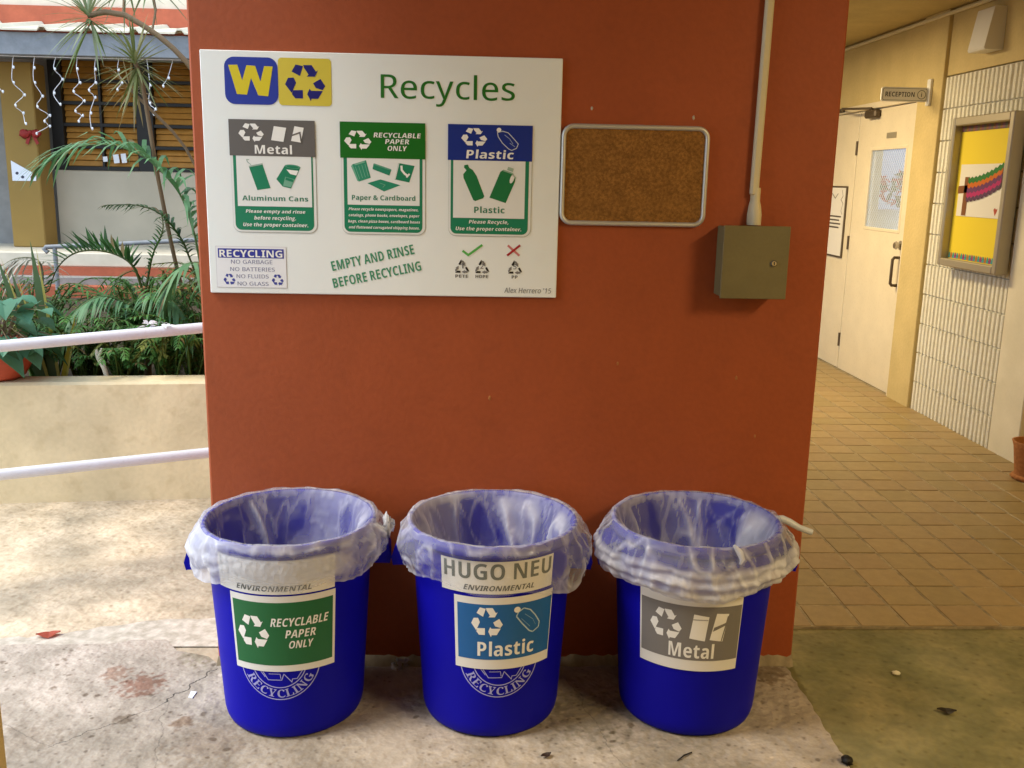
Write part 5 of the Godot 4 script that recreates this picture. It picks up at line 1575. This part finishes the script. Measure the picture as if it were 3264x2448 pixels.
func build_planter() -> void:
	var rng := RandomNumberGenerator.new()
	rng.seed = 123
	# low wall, slightly turned
	var pw := thing("planter_wall", "low cream plaster planter wall left of the orange pillar", "wall", Vector3(-2.0, -0.02, -1.58))
	var wm := MB.new()
	wm.box(Vector3(0, 0.29, 0), Vector3(5.6, 0.58, 0.16), 0.012)
	part(pw, "body", wm.done(), M["cream_plaster"])
	pw.rotation.y = 0.10
	# dirt line where the wall meets the paving
	# railing
	var rl := thing("pipe_railing", "two white pipe rails crossing in front of the planter wall", "railing", Vector3(-1.6, 0, -0.7))
	var dirv := Vector3(0.62, 0.0, -0.36)
	for q in [[Vector3(-1.07, 0.902, -1.0), -0.020], [Vector3(-1.069, 0.388, -1.0), 0.020]]:
		var rm := MB.new()
		var a: Vector3 = q[0] + dirv * 0.43
		var c: Vector3 = q[0] - dirv * 2.55 + Vector3(0, q[1] * 2.55, 0)
		rm.tube([a, q[0], c], 0.0212, 16)
		wpart(rl, "rail", rm.done(), M["pvc"])
	var pm := MB.new()
	pm.tube([Vector3(-2.62, -0.02, -0.10), Vector3(-2.62, 0.86, -0.10)], 0.024, 14)
	wpart(rl, "post", pm.done(), M["pvc"])
	var tp := thing("tied_tape", "scrap of white tape knotted on the upper white rail", "tape", Vector3(-1.215, 0.90, -0.916))
	var tm := MB.new()
	for k in 16:
		var o := Vector3(rng.randf_range(-0.05, 0.05), rng.randf_range(0.018, 0.032), rng.randf_range(-0.02, 0.02))
		var d := Vector3(rng.randf_range(-1, 1), rng.randf_range(0.0, 0.6), rng.randf_range(-0.6, 0.6)).normalized()
		blade(tm, o, d, rng.randf_range(0.025, 0.05), 0.016, 0.5, 3, Vector3(rng.randf_range(-1, 1), 1, rng.randf_range(-1, 1)).normalized())
	part(tp, "knot", tm.done(), M["tape"])

	# ---- palms
	var g1 := Color(0.085, 0.21, 0.085)
	var g2 := Color(0.14, 0.30, 0.14)
	var gd := Color(0.018, 0.060, 0.016)
	var gm := Color(0.06, 0.15, 0.04)
	var pa := thing("areca_palm", "tall arching palm beside the pillar in the planter", "palm", Vector3(-1.40, 0.42, -2.25), "palms in the planter")
	var st := MB.new()
	st.tube([Vector3(-1.40, 0.40, -2.25), Vector3(-1.40, 0.62, -2.25), Vector3(-1.39, 0.84, -2.24)], [0.022, 0.018, 0.014], 8)
	wpart(pa, "trunk", st.done(), M["bark"])
	for f in [
		[[Vector3(-1.39, 0.80, -2.24), Vector3(-1.44, 1.22, -2.2), Vector3(-1.50, 1.40, -2.2), Vector3(-1.63, 1.55, -2.2), Vector3(-1.83, 1.63, -2.2), Vector3(-2.01, 1.61, -2.2), Vector3(-2.17, 1.52, -2.2)], 0.38, 46, 0.024, g1, g2, 0.22, 0.55, 0.75],
		[[Vector3(-1.39, 0.80, -2.24), Vector3(-1.53, 1.16, -2.3), Vector3(-1.62, 1.28, -2.3), Vector3(-1.74, 1.33, -2.3), Vector3(-1.90, 1.33, -2.3)], 0.17, 40, 0.016, gd, gm, 0.35, 0.2, 0.5],
		[[Vector3(-1.39, 0.80, -2.24), Vector3(-1.28, 1.06, -1.95), Vector3(-1.36, 1.08, -1.8), Vector3(-1.44, 1.0, -1.8), Vector3(-1.47, 0.90, -1.8)], 0.20, 36, 0.020, g1, Color(0.14, 0.27, 0.12), 0.25, 0.2, 0.8],
		[[Vector3(-1.39, 0.80, -2.24), Vector3(-1.36, 1.3, -2.4), Vector3(-1.20, 1.65, -2.5), Vector3(-0.95, 1.8, -2.6)], 0.30, 36, 0.022, g1, g2, 0.2, 0.3, 0.6]]:
		var fb := MB.new()
		frond(fb, f[0], f[1], f[2], f[3], f[4], f[5], rng, f[6], f[7], f[8])
		wpart(pa, "frond", fb.done(), M["leaf"])
	var pc := thing("areca_palm", "dark palm with a frond drooping to the left", "palm", Vector3(-1.66, 0.42, -2.05), "palms in the planter")
	st = MB.new()
	st.tube([Vector3(-1.66, 0.40, -2.05), Vector3(-1.65, 0.70, -2.04), Vector3(-1.65, 0.92, -2.03)], [0.02, 0.015, 0.011], 8)
	wpart(pc, "trunk", st.done(), M["bark"])
	for f in [
		[[Vector3(-1.65, 0.90, -2.03), Vector3(-1.68, 1.04, -2.0), Vector3(-1.76, 1.10, -2.0), Vector3(-1.87, 1.12, -2.0), Vector3(-1.97, 1.10, -2.0), Vector3(-2.05, 1.03, -2.0), Vector3(-2.10, 0.92, -2.0)], 0.16, 42, 0.018, gd, gm, 0.22, 0.95, 0.1],
		[[Vector3(-1.65, 0.88, -2.03), Vector3(-1.60, 1.10, -2.05), Vector3(-1.56, 1.22, -2.1), Vector3(-1.58, 1.30, -2.15)], 0.10, 24, 0.012, gd, gm, 0.3, 0.3, 0.4],
		[[Vector3(-1.65, 0.80, -2.03), Vector3(-1.80, 0.90, -1.95), Vector3(-1.92, 0.84, -1.88), Vector3(-1.99, 0.70, -1.84)], 0.17, 34, 0.015, g1, g2, 0.2, 0.15, 0.9],
		[[Vector3(-1.65, 0.80, -2.03), Vector3(-1.57, 0.92, -1.95), Vector3(-1.45, 0.88, -1.88), Vector3(-1.36, 0.76, -1.84)], 0.17, 34, 0.015, g1, g2, 0.2, 0.15, 0.9]]:
		var fb := MB.new()
		frond(fb, f[0], f[1], f[2], f[3], f[4], f[5], rng, f[6], f[7], f[8])
		wpart(pc, "frond", fb.done(), M["leaf"])
	# dry, grey palm leaf at the left
	var pdry := thing("dry_palm", "palm with pale grey dried leaflets at the left edge", "palm", Vector3(-2.30, 0.42, -2.32), "palms in the planter")
	st = MB.new()
	st.tube([Vector3(-2.30, 0.40, -2.32), Vector3(-2.29, 0.7, -2.31), Vector3(-2.28, 0.85, -2.30)], [0.018, 0.012, 0.008], 8)
	wpart(pdry, "trunk", st.done(), M["bark"])
	var dfb := MB.new()
	frond(dfb, [Vector3(-2.28, 0.82, -2.30), Vector3(-2.24, 0.98, -2.26), Vector3(-2.26, 1.05, -2.24), Vector3(-2.36, 1.05, -2.22), Vector3(-2.46, 0.98, -2.2)], 0.24, 26, 0.014, Color(0.26, 0.25, 0.20), Color(0.38, 0.36, 0.30), rng, 0.2, 0.0, 0.9)
	wpart(pdry, "frond", dfb.done(), M["leaf"])
	# ---- ferns filling the bed
	var beds := [[-1.92, -1.95, 0.42, 0, "bushy fern in the middle of the planter bed"], [-1.60, -2.15, 0.60, 1, "tall feathery fern standing behind the white rail"], [-1.36, -1.92, 0.44, 2, "bushy fern beside the orange pillar edge"], [-2.10, -1.90, 0.36, 3, "low dark fern beside the red pot"], [-1.70, -1.83, 0.30, 4, "low fern just behind the planter wall"], [-1.30, -2.45, 0.62, 5, "yellowish fern at the back of the planter"], [-2.35, -2.35, 0.5, 6, "fern at the left end of the planter bed"], [-1.50, -1.86, 0.36, 7, "low fern hanging over the planter wall near the pillar"], [-1.80, -2.35, 0.55, 8, "tall fern behind the crooked stick"]]
	for q in beds:
		var fo := thing("fern", q[4], "fern", Vector3(q[0], 0.42, q[1]), "ferns in the planter")
		var cm := MB.new()
		for k in 44:
			var a := rng.randf() * TAU
			var ln: float = q[2] * rng.randf_range(0.6, 1.1)
			var reach: float = ln * rng.randf_range(0.25, 0.75)
			var p0 := Vector3(rng.randf_range(-0.04, 0.04), 0, rng.randf_range(-0.04, 0.04))
			var p1 := p0 + Vector3(cos(a) * reach * 0.35, ln * 0.62, sin(a) * reach * 0.35)
			var p2 := p0 + Vector3(cos(a) * reach * 0.8, ln * 0.92, sin(a) * reach * 0.8)
			var p3 := p0 + Vector3(cos(a) * reach * 1.25, ln * rng.randf_range(0.7, 0.98), sin(a) * reach * 1.25)
			var dark := Color(0.030, 0.10, 0.02).lerp(Color(0.075, 0.19, 0.04), rng.randf())
			if q[3] == 5 or rng.randf() < 0.15: dark = Color(0.13, 0.15, 0.03)
			frond(cm, [p0, p1, p2, p3], ln * rng.randf_range(0.16, 0.26), 20, 0.011, dark, dark * 1.5, rng, 0.25, 0.2, 0.5)
		part(fo, "crown", cm.done(), M["leaf"])
		var sm := MB.new()
		sm.tube([Vector3(0, -0.02, 0), Vector3(0, 0.06, 0)], [0.03, 0.02], 8)
		part(fo, "crown_base", sm.done(), M["bark"])
	# ---- dracaena hanging over the courtyard
	var dr := thing("dracaena_tree", "thin stemmed spiky leaved dracaena rising above the planter", "tree", Vector3(-1.45, 0.42, -2.45))
	var tr := MB.new()
	tr.tube(smooth([Vector3(-1.45, 0.40, -2.45), Vector3(-1.30, 1.2, -2.45), Vector3(-1.36, 1.80, -2.42), Vector3(-1.50, 2.07, -2.4), Vector3(-1.70, 2.23, -2.4), Vector3(-1.83, 2.29, -2.4), Vector3(-1.97, 2.27, -2.4)], 24), 0.014, 8)
	wpart(dr, "trunk", tr.done(), M["bark"])
	var t2 := MB.new()
	t2.tube(smooth([Vector3(-1.47, 0.40, -2.42), Vector3(-1.58, 1.0, -2.36), Vector3(-1.64, 1.5, -2.31), Vector3(-1.65, 1.62, -2.3), Vector3(-1.67, 1.81, -2.3), Vector3(-1.69, 1.98, -2.3), Vector3(-1.715, 2.04, -2.3)], 20), 0.011, 8)
	wpart(dr, "limb", t2.done(), M["bark"])
	t2 = MB.new()
	t2.tube(smooth([Vector3(-1.40, 0.40, -2.60), Vector3(-1.42, 1.2, -2.6), Vector3(-1.53, 1.55, -2.6), Vector3(-1.64, 1.72, -2.6), Vector3(-1.75, 1.83, -2.6), Vector3(-1.86, 1.94, -2.6)], 16), 0.008, 8)
	wpart(dr, "limb", t2.done(), M["bark"])
	t2 = MB.new()
	t2.tube([Vector3(-1.66, 2.20, -2.42), Vector3(-1.66, 2.32, -2.5), Vector3(-1.70, 2.5, -2.55)], 0.006, 6)
	wpart(dr, "limb", t2.done(), M["bark"])
	t2 = MB.new()
	t2.tube([Vector3(-1.80, 2.28, -2.42), Vector3(-1.82, 2.36, -2.5), Vector3(-1.82, 2.5, -2.55)], 0.006, 6)
	wpart(dr, "limb", t2.done(), M["bark"])
	for q in [[Vector3(-1.97, 2.28, -2.4), 54, 0.29, Color(0.10, 0.16, 0.045), Color(0.26, 0.30, 0.18), Vector3(-0.3, 1, 0.2)], [Vector3(-1.715, 2.05, -2.3), 64, 0.30, Color(0.10, 0.14, 0.035), Color(0.22, 0.22, 0.10), Vector3(-0.2, 1, 0.1)], [Vector3(-1.86, 1.95, -2.6), 26, 0.20, Color(0.22, 0.17, 0.07), Color(0.30, 0.24, 0.12), Vector3(-0.5, 0.4, 0.2)], [Vector3(-1.70, 2.52, -2.55), 36, 0.28, Color(0.10, 0.16, 0.045), Color(0.26, 0.30, 0.18), UPV], [Vector3(-1.84, 2.52, -2.55), 36, 0.28, Color(0.10, 0.16, 0.045), Color(0.26, 0.30, 0.18), Vector3(-0.4, 1, 0)]]:
		var rb := MB.new()
		rosette(rb, q[0], q[1], q[2], 0.013, rng, q[3], q[4], q[5])
		wpart(dr, "crown", rb.done(), M["leaf"])
	# ---- pale crooked stick
	var dk := MB.new()
	dk.tube(smooth([Vector3(0.04, -0.16, -0.02), Vector3(0.02, 0.0, 0.0), Vector3(0.005, 0.05, 0.0), Vector3(-0.012, 0.085, 0.0), Vector3(-0.016, 0.115, 0.0)], 14), [0.009, 0.009, 0.009, 0.010, 0.010, 0.011, 0.011, 0.013, 0.012, 0.012, 0.013, 0.015, 0.013, 0.010, 0.006], 8)
	dk.tube([Vector3(-0.010, 0.08, 0.0), Vector3(0.008, 0.11, 0.006), Vector3(0.010, 0.122, 0.008)], [0.008, 0.007, 0.004], 6)
	single("pale_stick", dk.done(), M["mortar"], "pale crooked stick poking up behind the planter wall", "stick", "", Vector3(-1.755, 0.565, -1.70))
	# ---- red pot with a trailing plant
	var wy := 0.56
	var rp := thing("red_pot", "round red clay pot standing on the planter wall", "pot", Vector3(-2.17, wy, -1.585))
	var rpm := MB.new()
	rpm.lathe(Vector3.ZERO, [Vector2(0, 0.002), Vector2(0.075, 0.0), Vector2(0.11, 0.02), Vector2(0.138, 0.07), Vector2(0.148, 0.12), Vector2(0.150, 0.145), Vector2(0.158, 0.15), Vector2(0.160, 0.175), Vector2(0.150, 0.18), Vector2(0.140, 0.17), Vector2(0.135, 0.14), Vector2(0.0, 0.14)], 40)
	part(rp, "body", rpm.done(), M["clay"])
	var vp := thing("potted_vine", "leafy green and yellow vine spilling from the red pot", "plant", Vector3(-2.17, wy + 0.14, -1.585))
	var vl := MB.new()
	var vs := MB.new()
	for k in 46:
		var a := rng.randf() * TAU
		var h := rng.randf_range(-0.03, 0.26)
		var r := rng.randf_range(0.03, 0.24) if h > 0.05 else rng.randf_range(0.15, 0.24)
		var c := Vector3(cos(a) * r, h, sin(a) * r * 0.9)
		if k < 12: c = Vector3(rng.randf_range(0.05, 0.27), rng.randf_range(0.0, 0.22), rng.randf_range(0.0, 0.2))
		vs.tube([Vector3(cos(a) * 0.03, 0.0, sin(a) * 0.03), Vector3(c.x * 0.5, c.y * 0.7 + 0.06, c.z * 0.5), c], 0.0025, 5)
		var bl := Color(0.07, 0.19, 0.11) if rng.randf() < 0.6 else Color(0.04, 0.11, 0.04)
		heart_leaf(vl, c, Vector3(cos(a), rng.randf_range(-0.7, 0.2), sin(a) + 0.3).normalized(), rng.randf_range(0.07, 0.125), bl, rng)
	part(vp, "leaves", vl.done(), M["leaf"])
	part(vp, "stems", vs.done(), M["bark"])
	# variegated strap leaves
	var cr := MB.new()
	for k in 12:
		var a := rng.randf() * TAU
		cr.col = Color(0.30, 0.30, 0.05) if k % 2 == 0 else Color(0.10, 0.16, 0.03)
		blade(cr, Vector3(-0.05 + rng.randf_range(-0.04, 0.04), 0.10, 0), Vector3(cos(a) * 0.5, 0.8, sin(a) * 0.4).normalized(), rng.randf_range(0.16, 0.34), 0.035, 0.3, 6, Vector3(0.1, 0.2, 1))
	part(vp, "yellow_leaves", cr.done(), M["leaf"])
	var sn := thing("strap_leaf_plant", "upright strap leaf plant with yellow leaf edges", "plant", Vector3(-2.02, 0.42, -1.82))
	var sm2 := MB.new()
	var sm3 := MB.new()
	for q in [[Vector3(0, 0, 0), Vector3(-0.06, 0.76, 0.02), 0.055], [Vector3(-0.03, 0, 0.02), Vector3(-0.16, 0.62, 0.02), 0.05], [Vector3(0.02, 0, 0.02), Vector3(0.14, 0.42, 0.06), 0.03], [Vector3(-0.05, 0, 0.0), Vector3(-0.22, 0.70, 0.03), 0.045]]:
		var d: Vector3 = q[1] - q[0]
		sm2.col = Color(0.09, 0.15, 0.06) if q[2] > 0.03 else Color(0.40, 0.34, 0.03)
		blade(sm2, q[0], d.normalized(), d.length(), q[2], 0.0, 8, Vector3(0.15, 0, 1))
		sm3.col = Color(0.46, 0.42, 0.10)
		blade(sm3, q[0] + Vector3(q[2] * 0.42, 0.0, 0.004), d.normalized(), d.length() * 0.97, q[2] * 0.30, 0.0, 8, Vector3(0.15, 0, 1))
	part(sn, "leaves", sm2.done(), M["leaf"])
	part(sn, "leaf_edges", sm3.done(), M["leaf"])

func heart_leaf(b: MB, c: Vector3, d: Vector3, size: float, col: Color, rng: RandomNumberGenerator) -> void:
	b.col = col * rng.randf_range(0.8, 1.3)
	b.col.a = 1.0
	var side := d.cross(UPV).normalized()
	var up := side.cross(d).normalized()
	var fold := rng.randf_range(0.1, 0.35)
	var ribs := []
	for k in 7:
		var s := k / 6.0
		var w: float = [0.30, 0.46, 0.48, 0.40, 0.28, 0.14, 0.0][k]
		var m := c + d * size * s - UPV * size * 0.35 * s * s
		ribs.append([m + side * w * size + up * w * size * fold - d * size * (0.12 if k == 0 else 0.0), m, m - side * w * size + up * w * size * fold - d * size * (0.12 if k == 0 else 0.0)])
	for k in 6:
		b.quad(ribs[k][0], ribs[k][1], ribs[k + 1][1], ribs[k + 1][0], up)
		b.quad(ribs[k][1], ribs[k][2], ribs[k + 1][2], ribs[k + 1][1], up)

# ------------------------------------------------------------------ litter
func build_litter() -> void:
	var rng := RandomNumberGenerator.new()
	rng.seed = 55
	var leaf := func(at: Vector3, size: float, turn: float, col: Color, label: String) -> void:
		var b := MB.new()
		b.col = col
		var rows := []
		for k in 7:
			var s := k / 6.0
			var w: float = size * 0.33 * sin(PI * clamp(s, 0.03, 0.97))
			var m := Vector3((s - 0.5) * size, 0.004 + 0.012 * size / 0.05 * abs(s - 0.5), 0)
			rows.append([m + Vector3(0, 0.004, w), m, m - Vector3(0, -0.003, w)])
		for k in 6:
			b.quad(rows[k][0], rows[k][1], rows[k + 1][1], rows[k + 1][0], UPV)
			b.quad(rows[k][1], rows[k][2], rows[k + 1][2], rows[k + 1][1], UPV)
		var o := single("fallen_leaf", b.done(), M["leaf"], label, "leaf", "litter on the paving", at)
		o.rotation.y = turn
	leaf.call(Vector3(-1.391, -0.006, -0.177), 0.075, 0.3, Color(0.42, 0.09, 0.05), "reddish dry leaf lying on the pale slab joint")
	leaf.call(Vector3(1.397, -0.004, 0.299), 0.055, -0.2, Color(0.03, 0.022, 0.012), "dark brown leaf on the mossy right pavement")
	leaf.call(Vector3(0.205, 0.0, 0.513), 0.032, 0.5, Color(0.05, 0.03, 0.02), "small dark leaf in front of the middle bin")
	var tw := MB.new()
	tw.tube([Vector3(-0.022, 0.003, 0.020), Vector3(0.0, 0.005, 0.0), Vector3(0.024, 0.003, -0.016)], [0.0015, 0.0024, 0.0016], 6)
	single("twig", tw.done(), M["black_metal"], "short dark twig in front of the right bin", "twig", "litter on the paving", Vector3(0.575, 0, 0.514))
	var pe := MB.new()
	pe.blob(Vector3(0, 0.006, 0), Vector3(0.013, 0.007, 0.010), 0.5, 6, 8)
	single("pebble", pe.done(), M["smooth_white"], "small white pebble on the mossy right pavement", "pebble", "litter on the paving", Vector3(1.343, -0.004, 0.078))
	var p2 := MB.new()
	p2.blob(Vector3(0, 0.009, 0), Vector3(0.014, 0.011, 0.016), 0.7, 9, 8)
	single("pebble", p2.done(), M["black_metal"], "dark stone on the slab edge at the bottom right", "pebble", "litter on the paving", Vector3(1.005, 0.0, 0.545))
	var fo := MB.new()
	for k in 14:
		var o := Vector3(rng.randf_range(-0.022, 0.022), rng.randf_range(0.004, 0.02), rng.randf_range(-0.012, 0.012))
		var d := Vector3(rng.randf_range(-1, 1), rng.randf_range(-0.1, 0.6), rng.randf_range(-1, 1)).normalized()
		blade(fo, o, d, 0.028, 0.02, 0.3, 2, Vector3(rng.randf_range(-1, 1), rng.randf_range(-1, 1), rng.randf_range(-1, 1)).normalized())
	single("foil_scrap", fo.done(), M["foil"], "crumpled foil scrap at the pillar foot between left and middle bins", "foil", "litter on the paving", Vector3(-0.225, 0.002, 0.035))
	var ws := MB.new()
	ws.prism(PackedVector2Array([Vector2(-0.008, -0.02), Vector2(0.010, -0.016), Vector2(0.007, 0.018), Vector2(-0.006, 0.014)]), Vector3.ZERO, Vector3(1, 0, 0), Vector3(0, 0, 1), Vector3(0, 0.003, 0))
	single("paper_scrap", ws.done(), M["bulb_white"], "tiny white paper scrap left of the paper bin", "scrap", "litter on the paving", Vector3(-0.815, 0.0005, 0.20))
